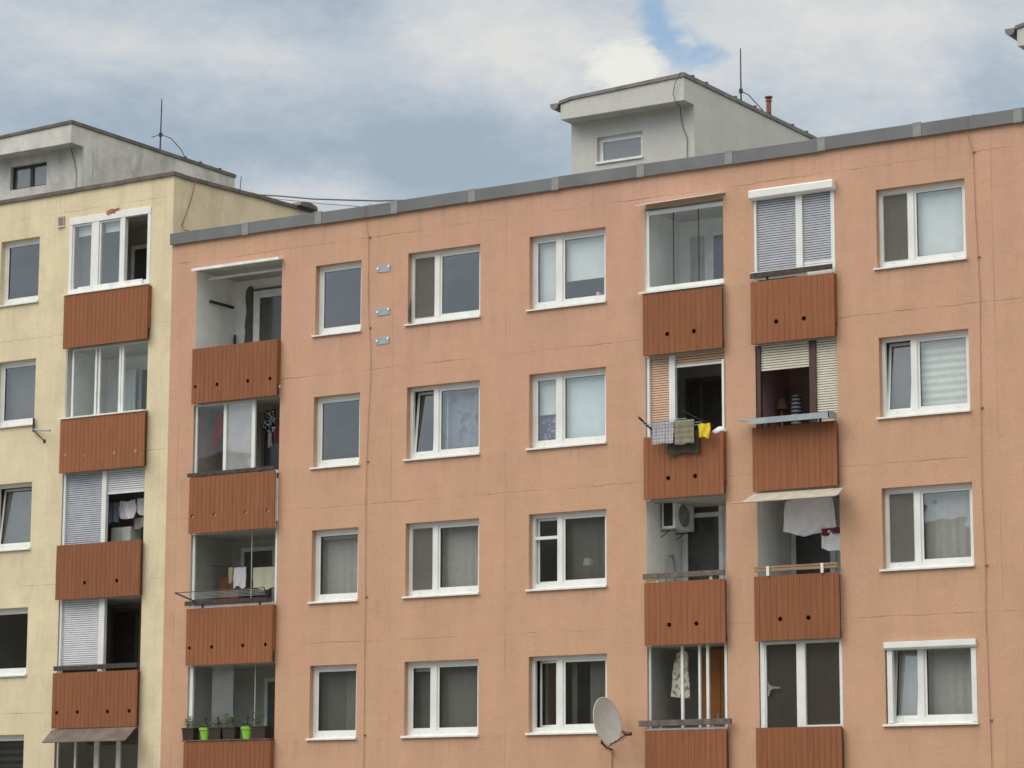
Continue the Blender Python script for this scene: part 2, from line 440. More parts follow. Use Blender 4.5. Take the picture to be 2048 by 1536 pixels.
def sash_mesh(w_, h_, bar=.055):
    m = MB()
    y0, y1 = -.006, .05
    m.box(0, bar, y0, y1, 0, h_); m.box(w_ - bar, w_, y0, y1, 0, h_)
    m.box(bar, w_ - bar, y0, y1, 0, bar); m.box(bar, w_ - bar, y0, y1, h_ - bar, h_)
    m.cur = 1
    g = .006
    m.box(bar, bar + g, y0 + .006, y1, bar, h_ - bar); m.box(w_ - bar - g, w_ - bar, y0 + .006, y1, bar, h_ - bar)
    m.box(bar + g, w_ - bar - g, y0 + .006, y1, bar, bar + g); m.box(bar + g, w_ - bar - g, y0 + .006, y1, h_ - bar - g, h_ - bar)
    return m.mesh('sash', [M['pvc'], M['gasket']])

def frame_mesh(w_, h_, split, transom=None, shut=False):
    m = MB()
    t, b, sd = .075, .085, .07
    if shut: sd = .085
    m.box(0, sd, FY0, FY1, -h_ + .03, 0); m.box(w_ - sd, w_, FY0, FY1, -h_ + .03, 0)
    m.box(sd, w_ - sd, FY0, FY1, -t, 0); m.box(sd, w_ - sd, FY0, FY1, -h_ + .03, -h_ + .03 + b)
    if split: m.box(split - .06, split + .06, FY0 - .004, FY1, -h_ + .03 + b, -t)
    m.cur = 1
    for q in ((w_ * .16, w_ * .84) if split else (w_ * .2, w_ * .8)): m.box(q - .018, q + .018, FY0 - .004, FY0 - .001, -h_ + .075, -h_ + .085)
    m.cur = 0
    if transom: m.box(sd, split - .06, FY0, FY1, -transom - .03, -transom + .03)
    return m.mesh('window', [M['pvc'], M['slab']])

def sill_mesh(w_, ov=.05):
    m = MB()
    m.prism([(-ov, -.05, -.035), (-ov, -.05, -.005), (-ov, .135, .035), (-ov, .135, .022)], (w_ + ov + .012, 0, 0))
    m.box(-ov - .004, -ov, -.053, .02, -.038, .012)
    m.box(w_ + .012, w_ + .016, -.053, .02, -.038, .012)
    return m.mesh('sill', M['sill'])

def room_mesh(w_, h_):
    m = MB(); a, b, c, d = -.3, w_ + .3, -h_ - .45, .35; y0, y1 = .26, 2.6
    m.poly([(a, y1, c), (b, y1, c), (b, y1, d), (a, y1, d)])
    m.poly([(a, y0, c), (a, y1, c), (a, y1, d), (a, y0, d)]); m.poly([(b, y0, c), (b, y1, c), (b, y1, d), (b, y0, d)])
    m.poly([(a, y0, c), (b, y0, c), (b, y1, c), (a, y1, c)]); m.poly([(a, y0, d), (b, y0, d), (b, y1, d), (a, y1, d)])
    return m

def curtain(parent, O, x0, x1, z0, z1, mat, y=.34, amp=.014, folds=5, name='curtain'):
    m = MB(); w_ = x1 - x0; ph = random.random() * 6
    nu = max(10, int(folds * 6))
    m.grid(lambda u, v: (O[0] + x0 + w_ * u, y + amp * math.sin(u * folds * 2 * PI + ph + .5 * math.sin(v * 3)) * (.6 + .4 * v), O[2] + z1 + (z0 - z1) * v), nu, 5)
    return m.build(name, M[mat], parent, O, smooth=True)
def blind(parent, O, x0, x1, z0, z1, mat, y=.27):
    m = MB().box(O[0] + x0, O[0] + x1, y, y + .004, O[2] + z0, O[2] + z1)
    if mat in ('blind_white', 'blind_blue'): m.box(O[0] + x0, O[0] + x1, y - .008, y + .01, O[2] + z0 - .02, O[2] + z0)
    return m.build('blind', M[mat], parent, O)

def window(bld, X, Z, w_, h_, double, spec):
    O = (X, 0, Z)
    split = .64 if double else None
    if spec.get('split'): split = spec['split']
    tr = spec.get('transom')
    fr = link('window', cached(('f', w_, h_, split, tr), lambda: frame_mesh(w_, h_, split, tr)), bld, O)
    if spec.get('label'): fr['label'] = spec['label']
    link('sill', cached(('s', w_), lambda: sill_mesh(w_)), fr, (X, 0, Z - h_))
    rm = MB(); rm = room_mesh(w_, h_)
    ro = link('room_interior', cached(('r', w_, h_, spec.get('room', 'room')), lambda: rm.mesh('room_interior', M[spec.get('room', 'room')])), fr, O)
    # leaves
    sd = .07; top, bot = -.075, -h_ + .03 + .085
    lv = [(sd, split - .06), (split + .06, w_ - sd)] if double else [(sd, w_ - sd)]
    for i, (a, b) in enumerate(lv):
        st = spec.get('state', ('', ''))[i] if double else spec.get('state', ('',))[0]
        w2, h2 = b - a + .012, top - bot + .012
        o = (X + a - .006, .155, Z + bot - .006)
        sa = link('sash', cached(('sa', round(w2, 3), round(h2, 3)), lambda: sash_mesh(w2, h2)), fr, o)
        def pm():
            q = MB(); q.poly([(.05, .01, .05), (w2 - .05, .01, .05), (w2 - .05, .01, h2 - .05), (.05, .01, h2 - .05)])
            return q.mesh('pane', M['glass'])
        pa = link('pane', cached(('pa', round(w2, 3), round(h2, 3)), pm), fr, o)
        if st == 'tilt':
            for q in (sa, pa): q.rotation_euler = (R_(-6.5), 0, 0); q.location.y += .02
        elif st == 'ajar':                   # hinged on the mullion side, swung inwards
            for q in (sa, pa):
                q.location.x += w2 - w2 * math.cos(R_(16)); q.location.y += w2 * math.sin(R_(16)); q.rotation_euler = (0, 0, R_(-16))
        elif st == 'set_back':
            for q in (sa, pa): q.location.y += .07
        if st == 'net':
            nt = MB().box(X + a + .02, X + b - .02, .136, .139, Z + bot + .03, Z + top - .03)
            nt.build('insect_net', M['net'], fr, O)
    ins = (sd + .02, (split or w_) - .04)
    R2 = ((split or 0) + .08, w_ - sd - .02)
    for it in spec.get('items', ()):
        kind, side, mat, z1, z0 = it[:5]
        a, b = {'L': (sd - .02, split or w_), 'R': (split or 0, w_ - sd + .02), 'F': (sd - .03, w_ - sd + .03)}[side]
        if len(it) > 5: a, b = it[5], it[6]
        if kind == 'curtain': curtain(fr, O, a, b, z0 if z0 is not None else -h_ - .1, z1, mat, folds=max(2, int((b - a) * 6)))
        elif kind == 'blind': blind(fr, O, a, b, z0 if z0 is not None else -h_ + .03, z1, mat)
    return fr

SP = {
 ('S', 0): dict(),
 ('S', 1): dict(room='room_dark'),
 ('S', 2): dict(items=[('curtain', 'F', 'sheer', -.1, None), ('blind', 'F', 'blind_white', 0, -.16)]),
 ('S', 3): dict(room='room_dark', items=[('curtain', 'F', 'sheer_thin', 0, None), ('curtain', 'R', 'sheer_thin', 0, None, .7, 1.1)]),
 ('A', 0): dict(state=('net', '')),
 ('A', 1): dict(state=('tilt', ''), items=[('curtain', 'R', 'sheer_lace', 0, None), ('curtain', 'R', 'curtain_white', 0, None, .74, .82)]),
 ('A', 2): dict(state=('net', ''), items=[('curtain', 'R', 'sheer', 0, None), ('curtain', 'L', 'sheer_thin', 0, None)]),
 ('A', 3): dict(room='room_dark', items=[('curtain', 'F', 'sheer_thin', 0, None), ('curtain', 'R', 'sheer_thin', 0, None), ('blind', 'L', 'blind_white', -.06, -.17)]),
 ('B', 0): dict(items=[('blind', 'L', 'blind_white', 0, None), ('blind', 'R', 'blind_white', 0, -.93)]),
 ('B', 1): dict(items=[('blind', 'L', 'blind_white', 0, -.78), ('curtain', 'L', 'curtain_purple', -.5, None), ('blind', 'R', 'blind_blue', 0, None)]),
 ('B', 2): dict(transom=.47, state=('set_back', ''), room='room_dark', items=[('curtain', 'R', 'sheer_thin', 0, None)]),
 ('B', 3): dict(state=('ajar', ''), room='room_dark', items=[('curtain', 'R', 'sheer_thin', 0, None, .78, .9), ('curtain', 'R', 'sheer_thin', 0, None, 1.2, 1.7)]),
 ('C', 0): dict(state=('net', ''), items=[('blind', 'R', 'blind_white', 0, None)]),
 ('C', 1): dict(state=('tilt', ''), items=[('blind', 'R', 'blind_stripe', 0, None), ('curtain', 'L', 'sheer_thin', 0, None)]),
 ('C', 2): dict(state=('net', ''), items=[('curtain', 'R', 'sheer', 0, None), ('curtain', 'L', 'sheer_thin', 0, None)]),
 ('C', 3): dict(state=('tilt', ''), items=[('curtain', 'R', 'sheer', 0, None), ('curtain', 'L', 'sheer', 0, None)]),
}
WIN = {}
for cname, (a, b) in COLS.items():
    for k in range(4):
        WIN[cname, k] = window(pink, a, -H * k, round(b - a, 3), -WB, cname != 'S', SP.get((cname, k), {}))
YSP = [dict(), dict(items=[('curtain', 'F', 'sheer_thin', 0, None)]),
       dict(state=('tilt',), items=[('curtain', 'F', 'sheer_thin', 0, None)]),
       dict(room='room_dark'), dict(room='room_dark', items=[('blind', 'F', 'blind_dark', 0, None)])]
for k in range(5):
    WIN['YS', k] = window(yel, YS[0], YOFF - H * k, round(YS[1] - YS[0], 3), 1.49, False, YSP[k])

# ------------------------------------------------------------------ balconies
def panel_mesh(L, R, z0, z1, holes):
    """ribbed cladding front; round drain holes are really cut through"""
    y0, y1 = -.14, -.10
    pts = []; x = L
    while x < R - .02:
        e = min(x + .118, R)
        pts += [(x, y0), (e - .012, y0), (e - .008, y0 + .0055), (e - .004, y0 + .0055)] if e < R - .001 else [(x, y0), (e, y0)]
        x = e
    if pts[-1][0] < R: pts += [(R, y0)]
    pts = [(a - L, b) for a, b in pts] + [(R - L, y1), (0, y1)]
    m = MB(); h = z1 - z0; n = len(pts); b0 = 0
    for z in (0, h):
        for a, b in pts: m.v.append((a, b, z))
    for i in range(n):
        j = (i + 1) % n; m.f.append([i, j, n + j, n + i]); m.mi.append(0)
    m.f.append(list(range(n))[::-1]); m.f.append([n + i for i in range(n)]); m.mi += [0, 0]
    me = m.mesh('parapet_panel', M['panel'])
    if holes:
        o = bpy.data.objects.new('tmp', me); C.objects.link(o)
        q = MB()
        for hx, hz, r in holes: q.tube([(hx - L, -.25, hz - z0), (hx - L, .05, hz - z0)], r, 14)
        co = bpy.data.objects.new('tmpc', q.mesh('tmpc', M['panel'])); C.objects.link(co)
        md = o.modifiers.new('b', 'BOOLEAN'); md.object = co; md.operation = 'DIFFERENCE'; md.solver = 'EXACT'
        bpy.context.view_layer.update()
        me2 = bpy.data.meshes.new_from_object(o.evaluated_get(bpy.context.evaluated_depsgraph_get()))
        bpy.data.objects.remove(o); bpy.data.objects.remove(co); me2.name = 'parapet_panel'
        me = me2
    return me

def slats(mb, x0, x1, z0, z1, y, pitch=.047, skew=True):
    n = max(1, int(round((z1 - z0) / pitch))); p = (z1 - z0) / n
    for i in range(n):
        a = z0 + i * p; d = 0.0
        mb.cur = 2; mb.poly([(x0, y + .014, a), (x1, y + .014, a), (x1, y - .004 + d, a + p * .18), (x0, y - .004 + d, a + p * .18)])  # groove face takes the painted shade colour
        mb.cur = 0; mb.poly([(x0, y - .004 + d, a + p * .18), (x1, y - .004 + d, a + p * .18), (x1, y - .004, a + p * .80), (x0, y - .004, a + p * .80)])
        mb.poly([(x0, y - .004, a + p * .80), (x1, y - .004, a + p * .80), (x1, y + .014, a + p), (x0, y + .014, a + p)])

class Balcony:
    def __init__(s, bld, L, R, k, off=0.0, top=None, pl=None, pr=None, holes=(), hr=.05, lining='lining', panel_top=None, depth=1.4,
                 wall='plaster', sides=False):
        s.bld, s.L, s.R, s.k = bld, L, R, k
        s.zp = off - 1.5 - H * k if panel_top is None else panel_top       # top of the parapet front
        s.zb = off - 2.71 - H * k                                           # underside of the slab
        s.zt = off + (.25 if k == 0 else -2.71 - H * (k - 1)) if top is None else top
        s.floor = s.zb + .19
        s.D = depth
        m = MB(); D = depth
        m.poly([(L, 0, s.floor), (L, D, s.floor), (L, D, s.zt), (L, 0, s.zt)])
        m.poly([(R, 0, s.floor), (R, 0, s.zt), (R, D, s.zt), (R, D, s.floor)])
        m.poly([(L, D, s.floor), (R, D, s.floor), (R, D, s.zt), (L, D, s.zt)])
        m.cur = 1
        m.box(L, R, .012, D, s.zb, s.floor)
        if k == 0: m.poly([(L, 0, s.zt), (R, 0, s.zt), (R, D, s.zt), (L, D, s.zt)])
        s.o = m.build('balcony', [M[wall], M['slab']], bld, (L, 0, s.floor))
        pl = L + .03 if pl is None else pl; pr = R + .015 if pr is None else pr
        s.pl, s.pr = pl, pr
        me = panel_mesh(pl, pr, s.zb + .01, s.zp, [(x, off + z - H * k, hr) for x, z in holes])
        s.panel = link('parapet_panel', me, s.o, (pl, 0, s.zb + .01))
        q = MB().box(pl + .02, pr - .02, -.055, -.025, s.zb + .02, s.zp - .02) if lining == 'lining' else MB().box(pl + .02, pr - .02, -.096, -.056, s.zb + .02, s.zp - .02)
        for xx in (pl + .3, pr - .3) if lining == 'lining' else (): q.box(xx - .02, xx + .02, -.099, -.056, s.zb + .05, s.zp - .05)
        q.build('parapet_lining', M[lining], s.o, (pl, 0, s.zb))
        if sides:
            MB().box(pr - .025, pr - .002, -.098, .0, s.zb + .25, s.zp - .005).build('parapet_side', M['panel'], s.o, (pr - .025, -.098, s.zb + .25))
    def add(s, name, mb, mat, smooth=False, bevel=0):
        return mb.build(name, [M[x] for x in mat] if isinstance(mat, (list, tuple)) else M[mat], s.o, (s.L, 0, s.floor), smooth, bevel)
    def bars(s, xs, mat='pvc', y0=.06, y1=.11, z0=None, z1=None, rail=True, name='glazing_frame', rt=.03):
        z0 = s.zp - .25 if z0 is None else z0; z1 = s.zt if z1 is None else z1
        if not rail:
            for a, b in xs: s.add('frame_post', MB().box(a, b, y0, y1, z0, z1), mat, bevel=.003)
            return
        m = MB()
        for a, b in xs: m.box(a, b, y0, y1, z0, z1)
        if rail:
            xs = sorted(xs)
            for (a, b), (c_, d) in zip(xs, xs[1:]):
                if c_ - b > .02: m.box(b, c_, y0 + .005, y1 - .005, z1 - rt, z1)
        return s.add(name, m, mat, bevel=.003)
    def pane(s, x0, x1, mat='glass_clear', y=.085, z0=None, z1=None):
        z0 = s.zp - .2 if z0 is None else z0; z1 = s.zt if z1 is None else z1
        return s.add('glass_pane', MB().poly([(x0, y, z0), (x1, y, z0), (x1, y, z1), (x0, y, z1)]), mat)
    def shutter(s, x0, x1, z0, z1, mat, y=.09, bar=True, pitch=.047):
        m = MB(); slats(m, x0, x1, z0, z1, y, pitch)
        if bar: m.cur = 1; m.box(x0, x1, y - .015, y + .015, z0 - .045, z0)
        return s.add('roller_shutter', m, [mat, 'pvc', 'shutter_groove_shade'])
    def door(s, x0, x1, z1, fw=.09, frame='pvc_old', leaf='glass', split=None, y=None, transom=None):
        y = s.D - .06 if y is None else y
        m = MB(); z0 = s.floor + .02
        m.box(x0, x0 + fw, y, y + .055, z0, z1); m.box(x1 - fw, x1, y, y + .055, z0, z1)
        m.box(x0 + fw, x1 - fw, y, y + .055, z1 - fw, z1); m.box(x0 + fw, x1 - fw, y, y + .055, z0, z0 + .35)
        if split: m.box(split - fw / 2, split + fw / 2, y, y + .055, z0 + .35, z1 - fw)
        if transom: m.box(x0 + fw, x1 - fw, y, y + .055, transom - fw / 2, transom + fw / 2)
        d = s.add('balcony_door', m, frame, bevel=.004)
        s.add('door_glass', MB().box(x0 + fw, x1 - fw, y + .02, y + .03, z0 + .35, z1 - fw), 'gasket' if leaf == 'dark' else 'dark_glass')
        return d
    def top_board(s, z0, z1, mat='dark_board', x0=None, x1=None, y0=-.15, y1=-.105, brackets=(), bmat='steel'):
        x0 = s.pl - .05 if x0 is None else x0; x1 = s.pr - .02 if x1 is None else x1
        m = MB(); d = random.uniform(-.006, .006)
        m.prism([(x0, y0, z0), (x0, y1, z0), (x0, y1, z1), (x0, y0, z1)], (x1 - x0, 0, d))
        o = s.add('top_board', m, mat, bevel=.004)
        if brackets:
            for a in brackets: s.add('bracket', MB().box(a - .025, a + .025, y1 + .002, y1 + .02, z0 - .12, z1 - .01), bmat)
        return o
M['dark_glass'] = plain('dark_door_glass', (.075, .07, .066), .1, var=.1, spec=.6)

def side_post(b, z0, z1, mat='pvc_old', x=None, w_=.045):
    x = b.R - .05 if x is None else x
    b.add('side_post', MB().box(x, x + w_, -.03, .015, z0, z1), mat, bevel=.004)

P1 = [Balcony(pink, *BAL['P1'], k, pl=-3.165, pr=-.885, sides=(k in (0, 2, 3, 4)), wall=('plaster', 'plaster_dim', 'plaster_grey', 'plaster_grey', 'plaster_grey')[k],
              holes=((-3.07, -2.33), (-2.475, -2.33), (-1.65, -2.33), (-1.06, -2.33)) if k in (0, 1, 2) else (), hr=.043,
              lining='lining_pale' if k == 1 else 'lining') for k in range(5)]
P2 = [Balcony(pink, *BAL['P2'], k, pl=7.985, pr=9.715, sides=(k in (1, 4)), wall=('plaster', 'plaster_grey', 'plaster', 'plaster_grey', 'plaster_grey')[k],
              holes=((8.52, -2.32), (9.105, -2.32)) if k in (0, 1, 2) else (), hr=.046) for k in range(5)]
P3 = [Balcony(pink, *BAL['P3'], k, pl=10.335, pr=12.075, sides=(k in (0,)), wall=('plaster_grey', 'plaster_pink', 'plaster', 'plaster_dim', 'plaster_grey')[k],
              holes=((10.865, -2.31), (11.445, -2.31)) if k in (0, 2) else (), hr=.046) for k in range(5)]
YBAL = [Balcony(yel, *YB, k, off=YOFF, pl=-6.86, pr=-4.45 if k < 2 else -4.48, sides=(k in (0,)), wall=('plaster_dim', 'plaster', 'plaster_grey', 'plaster_dim', 'plaster_dim')[k],
              holes={2: ((-6.03, -2.36), (-5.12, -2.36)), 3: ((-6.72, -2.36), (-6.13, -2.36), (-5.28, -2.37), (-4.68, -2.37))}.get(k, ()), hr=.046) for k in range(5)]

# --- pink, left column
b = P1[0]
m = MB(); m.prism([(-3.22, -.004, .27), (-3.22, -.16, .235), (-3.22, -.16, .222), (-3.22, -.004, .245)], (2.36, 0, 0))
m.box(-3.22, -.87, -.165, -.16, .216, .275)
b.add('awning', m, 'pvc_old')
b.door(-2.68, -1.72, -.02, fw=.17, split=None)
m = MB(); pts = []
prof = [(-2.90, -1.75), (-2.92, -1.35), (-2.95, -1.1), (-2.93, -.9), (-2.95, -.75), (-2.93, -.6), (-2.91, -.45), (-2.92, -.3), (-2.94, -.15), (-2.93, .02), (-2.87, .1), (-2.78, .12), (-2.72, .06), (-2.70, -.05), (-2.70, -1.75)]
m.prism([(x, 1.385, z) for x, z in prof], (0, .012, 0)); b.add('bare_wall_strip', m, 'bare_plaster')
b.add('lintel_bar', MB().box(-2.70, -1.0, 1.33, 1.385, -.025, .02), 'bare_plaster')
m = MB().box(-3.19, -3.13, .43, 1.24, -.38, -.33); b.add('wall_rail', m, 'dark_board')
m = MB().tube([(-3.15, 1.3, -1.8), (-3.15, 1.3, -1.1), (-3.14, 1.3, -.96)], .028, 8); b.add('wall_pipe', m, 'steel')
b.add('wall_conduit', MB().tube([(-3.19, .35, .1), (-3.1, .35, .13), (-1.0, .35, .13)], .03, 8), 'pvc_old')

b = P1[1]
b.bars([(-3.195, -3.14), (-2.425, -2.345), (-1.665, -1.575)], y0=.05, y1=.10)
b.pane(-3.14, -2.425); b.pane(-2.345, -1.665, 'glass_frost')
b.top_board(-4.28, -4.20, 'dark_board', -3.23, -.92, brackets=(-2.83, -1.3))
b.add('base_rail', MB().box(-3.17, -.92, -.095, -.06, -4.32, -4.27), 'pvc_old')
side_post(b, -5.35, -4.45); side_post(b, -4.33, -4.27, 'pvc')
b.door(-2.4, -1.4, -2.98, frame='room_dark')
b = P1[2]
b.bars([(-3.195, -3.135), (-.985, -.935)], y0=.05, y1=.10, rail=False)
for a, c_ in ((-3.135, -2.62), (-2.615, -2.10), (-2.095, -1.63), (-1.625, -.985)): b.pane(a, c_)
b.add('pane_joint', MB().box(-1.634, -1.62, .08, .09, -7.3, b.zt), 'slab')
b.top_board(-7.03, -6.94, 'dark_board', -3.22, -.93, brackets=(-2.77, -1.25))
b.add('base_rail', MB().box(-3.16, -.92, -.095, -.06, -7.10, -7.04), 'pvc_old')
b.door(-2.9, -1.95, -5.68, frame='pvc_old')
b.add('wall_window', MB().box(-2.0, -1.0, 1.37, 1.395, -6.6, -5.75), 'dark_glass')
b = P1[3]
b.bars([(-3.195, -3.10)], y0=.04, y1=.10, rail=False)
b.pane(-3.10, -2.62); b.pane(-2.615, -2.05, 'glass_dusty'); b.pane(-2.045, -1.48, y=.095); b.pane(-1.475, -.9)
b.add('pane_joint', MB().box(-1.485, -1.47, .08, .1, -10.1, b.zt), 'slab')
b.door(-2.2, -1.25, -8.5)
b.add('plant_shelf', MB().box(-3.22, -.88, -.16, .02, -9.885, -9.865), 'grey_board')
P1[4].bars([(-3.195, -3.12)], y0=.04, y1=.10, rail=False)

# --- pink, centre column
b = P2[0]
m = MB(); m.prism([(7.86, -.22, .275), (7.86, -.22, .287), (7.98, -.003, .345), (7.98, -.003, .33)], (1.78, 0, .02)); b.add('awning', m, 'pvc_old')
b.bars([(7.965, 8.03)], y0=.04, y1=.12, z1=.20, rail=False)
m = MB().box(7.955, 9.69, .03, .12, -1.52, -1.32); m.box(7.96, 9.69, .05, .11, .12, .2); m.box(9.665, 9.69, .06, .10, -1.325, .125); b.add('glazing_frame', m, 'pvc', bevel=.004)
for a, c_ in ((8.03, 8.545), (8.56, 9.10), (9.115, 9.69)): b.pane(a, c_, z0=-1.33, z1=.15, mat='glass_clear')
for a in (8.545, 9.10): b.add('pane_joint', MB().box(a, a + .015, .075, .095, -1.33, .13), 'steel')
m = MB(); m.prism([(7.9, -.16, -1.475), (7.9, -.16, -1.44), (7.9, .05, -1.41), (7.9, .05, -1.44)], (1.8, 0, 0)); b.add('sill', m, 'sill')
b.door(8.66, 9.6, -.02, fw=.10)
b.add('wall_window', MB().box(8.22, 8.52, 1.37, 1.393, -1.6, -.1), 'slab')
side_post(b, -2.5, -1.5, 'pvc_old')
b = P2[1]
b.bars([(7.965, 8.03), (8.46, 8.59)], y0=.03, y1=.12, rail=False)
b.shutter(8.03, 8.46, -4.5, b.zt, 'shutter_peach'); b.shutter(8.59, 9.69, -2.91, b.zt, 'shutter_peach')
b.door(8.1, 9.0, -2.95, fw=.08, frame='bare_plaster', split=8.45)
side_post(b, -4.32, -2.9, 'pvc')
b = P2[2]
b.door(8.03, 8.9, -5.36, fw=.09, transom=-5.67)
b.top_board(-7.03, -6.93, 'grey_board', 7.955, 9.71, brackets=(8.25, 9.40), bmat='pvc')
side_post(b, -8.15, -7.75, 'pvc'); side_post(b, -7.65, -7.15, 'pvc_old')
b.add('wall_loop', MB().tube([(7.985, .74, -7.2), (7.985, .74, -6.6), (7.985, .8, -6.5), (7.985, 1.0, -6.47), (7.985, 1.07, -6.6), (7.985, 1.1, -7.2)], .025, 8), 'slab')
b = P2[3]
b.bars([(7.965, 8.005), (8.66, 8.715), (9.035, 9.08), (9.205, 9.26), (9.595, 9.65)], y0=.05, y1=.10, rail=False)
b.pane(8.005, 8.66); b.pane(9.08, 9.205); b.pane(9.26, 9.595)
b.top_board(-9.82, -9.71, 'grey_board', 7.87, 9.82, y0=-.18, y1=-.10, brackets=(8.30, 9.41), bmat='pvc')
b.add('base_rail', MB().box(7.99, 9.7, -.10, -.05, -9.895, -9.86), 'pvc_old')
P2[4].bars([(7.965, 8.02)], y0=.05, y1=.1, rail=False)

# --- pink, right column
b = P3[0]
m = MB(); m.prism([(10.31, .03, .295), (10.31, -.13, .29), (10.31, -.145, .27), (10.31, -.145, .135), (10.31, -.09, .10), (10.31, .03, .10)], (1.77, 0, 0))
b.add('shutter_box', m, 'pvc', bevel=.008)
b.bars([(10.30 + .05, 10.40), (11.235, 11.37), (11.965, 12.045)], y0=.0, y1=.09, z1=.10, rail=False)
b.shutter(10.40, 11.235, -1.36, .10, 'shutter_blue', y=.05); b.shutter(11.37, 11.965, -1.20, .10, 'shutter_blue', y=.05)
b.add('lower_panel', MB().box(11.37, 11.965, .04, .07, -1.5, -1.25), 'pvc_old')
b.top_board(-1.43, -1.335, 'dark_board', 10.33, 12.04, brackets=(10.67,))
b.add('board_cap', MB().box(10.33, 12.04, -.155, -.1, -1.333, -1.318), 'pvc')
b.add('base_rail', MB().box(10.4, 11.5, -.095, -.06, -1.47, -1.425), 'pvc_old')
b = P3[1]
b.bars([(10.36, 10.44), (11.46, 11.60)], 'brown_frame', y0=.02, y1=.11, rail=False)
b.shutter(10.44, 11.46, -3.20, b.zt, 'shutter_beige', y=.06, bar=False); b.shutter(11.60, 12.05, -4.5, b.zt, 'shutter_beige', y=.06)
m = MB(); m.prism([(10.40, -.42, -4.19), (10.10, -.42, -4.165), (11.70, -.12, -4.13), (12.10, -.12, -4.20), (12.10, -.16, -4.22), (11.9, -.42, -4.26)][:2] + [(10.15, -.1, -4.14), (12.05, -.1, -4.14), (12.05, -.4, -4.19)], (0, 0, -.012))
m.box(10.42, 12.08, -.43, -.415, -4.275, -4.165); m.box(12.05, 12.075, -.43, -.1, -4.275, -4.14)
b.add('shelf_tray', m, 'galv')
for a in (10.65, 11.72): b.add('bracket', MB().box(a, a + .045, -.13, -.1, -4.4, -4.2), 'brown_frame')
b = P3[2]
m = MB(); m.prism([(10.36, -.145, -5.545), (12.2, -.145, -5.555), (12.25, -.58, -5.755), (10.30, -.58, -5.755)], (0, .006, -.014))
m.tube([(10.15, -.6, -5.757), (12.27, -.6, -5.757)], .014, 8); m.tube([(12.2, -.1, -5.53), (12.29, -.6, -5.75)], .012, 6)
b.add('awning', m, 'awning_grey')
b.door(10.36, 11.3, -5.8, fw=.11, frame='pvc_old')
m = MB(); m.box(10.345, 12.05, -.15, -.11, -7.02, -6.965); m.box(10.345, 12.05, -.155, -.11, -6.955, -6.92); b.add('top_board', m, 'raw_board', bevel=.003)
for a in (10.61, 11.725): b.add('bracket', MB().box(a, a + .055, -.175, -.157, -7.1, -6.92), 'pvc')
side_post(b, -7.55, -7.1, 'pvc_old'); side_post(b, -8.2, -8.0, 'pvc_old')
b = P3[3]
b.bars([(10.36, 10.45), (11.125, 11.285), (11.98, 12.04)], y0=.02, y1=.10, rt=.05)
b.bars([(10.45, 10.475), (11.10, 11.125)], 'pvc_old', y0=.035, y1=.08, rt=.04, name='sash')
b.pane(10.475, 11.10, 'glass', y=.06); b.pane(11.285, 11.98, 'glass', y=.06)
b.add('insect_net', MB().box(10.475, 11.10, .085, .088, -10.2, b.zt), 'net_dark'); b.add('insect_net', MB().box(11.285, 11.98, .085, .088, -9.86, b.zt), 'net_dark')
b.add('bottom_rail', MB().box(11.285, 11.98, .02, .09, -9.92, -9.86), 'pvc')
m = MB(); m.prism([(x, .028, z) for x, z in [(10.49, -9.02), (10.535, -9.09), (10.60, -9.13), (10.76, -9.15), (10.77, -9.175), (10.62, -9.18), (10.56, -9.21), (10.535, -9.31), (10.495, -9.32), (10.51, -9.17)]], (0, .012, 0))
b.add('bird_sticker', m, 'sticker')
b = P3[4]; b.bars([(10.36, 10.45), (11.125, 11.285)], y0=.02, y1=.10, rail=False)

# --- yellow column
b = YBAL[0]
m = MB()
m.box(-6.87, -4.52, -.02, .1, 1.70, 1.86); m.box(-6.87, -6.79, -.012, .1, .10, 1.70); m.box(-4.61, -4.52, -.012, .1, .10, 1.70)
m.box(-6.205, -6.01, -.012, .1, .22, 1.70); m.box(-5.375, -5.255, -.012, .1, .22, 1.70); m.box(-6.79, -4.61, -.012, .1, .10, .22)
b.add('window_frame', m, 'pvc', bevel=.004)
for a, c_ in ((-6.785, -6.21), (-6.0, -5.38)):
    b.bars([(a, a + .035), (c_ - .035, c_)], y0=.01, y1=.08, z0=.225, z1=1.695, rt=.035, name='sash')
    b.pane(a + .035, c_ - .035, 'glass', y=.045, z0=.23, z1=1.66)
    b.add('blind', MB().box(a + .035, c_ - .035, .16, .17, 1.45, 1.7), 'blind_white')
b.add('curtain', MB().grid(lambda u, v: (-6.75 + .5 * u, .3 + .02 * math.sin(u * 30), 1.6 - 1.5 * v), 30, 2), 'sheer_thin')
m = MB(); m.prism([(-6.55, -.055, .115), (-6.55, -.055, .235), (-6.55, -.02, .245), (-6.55, -.02, .11)], (1.85, 0, .0)); b.add('ledge_board', m, 'pvc_old', bevel=.004)
m = MB(); m.prism([(-6.95, -.16, .065), (-6.95, -.16, .085), (-6.95, -.02, .11), (-6.95, -.02, .09)], (2.45, 0, 0)); b.add('sill', m, 'sill')
m = MB(); m.prism([(x, -.0255, z) for x, z in [(-5.80, 1.83), (-5.79, 1.895), (-5.66, 1.93), (-5.55, 1.915), (-5.42, 1.935), (-5.46, 1.88), (-5.54, 1.86), (-5.55, 1.80), (-5.60, 1.83), (-5.68, 1.81), (-5.75, 1.79)]], (0, .006, 0)); b.add('exposed_patch', m, 'rust')
b.door(-6.2, -5.3, 1.4)
b = YBAL[1]
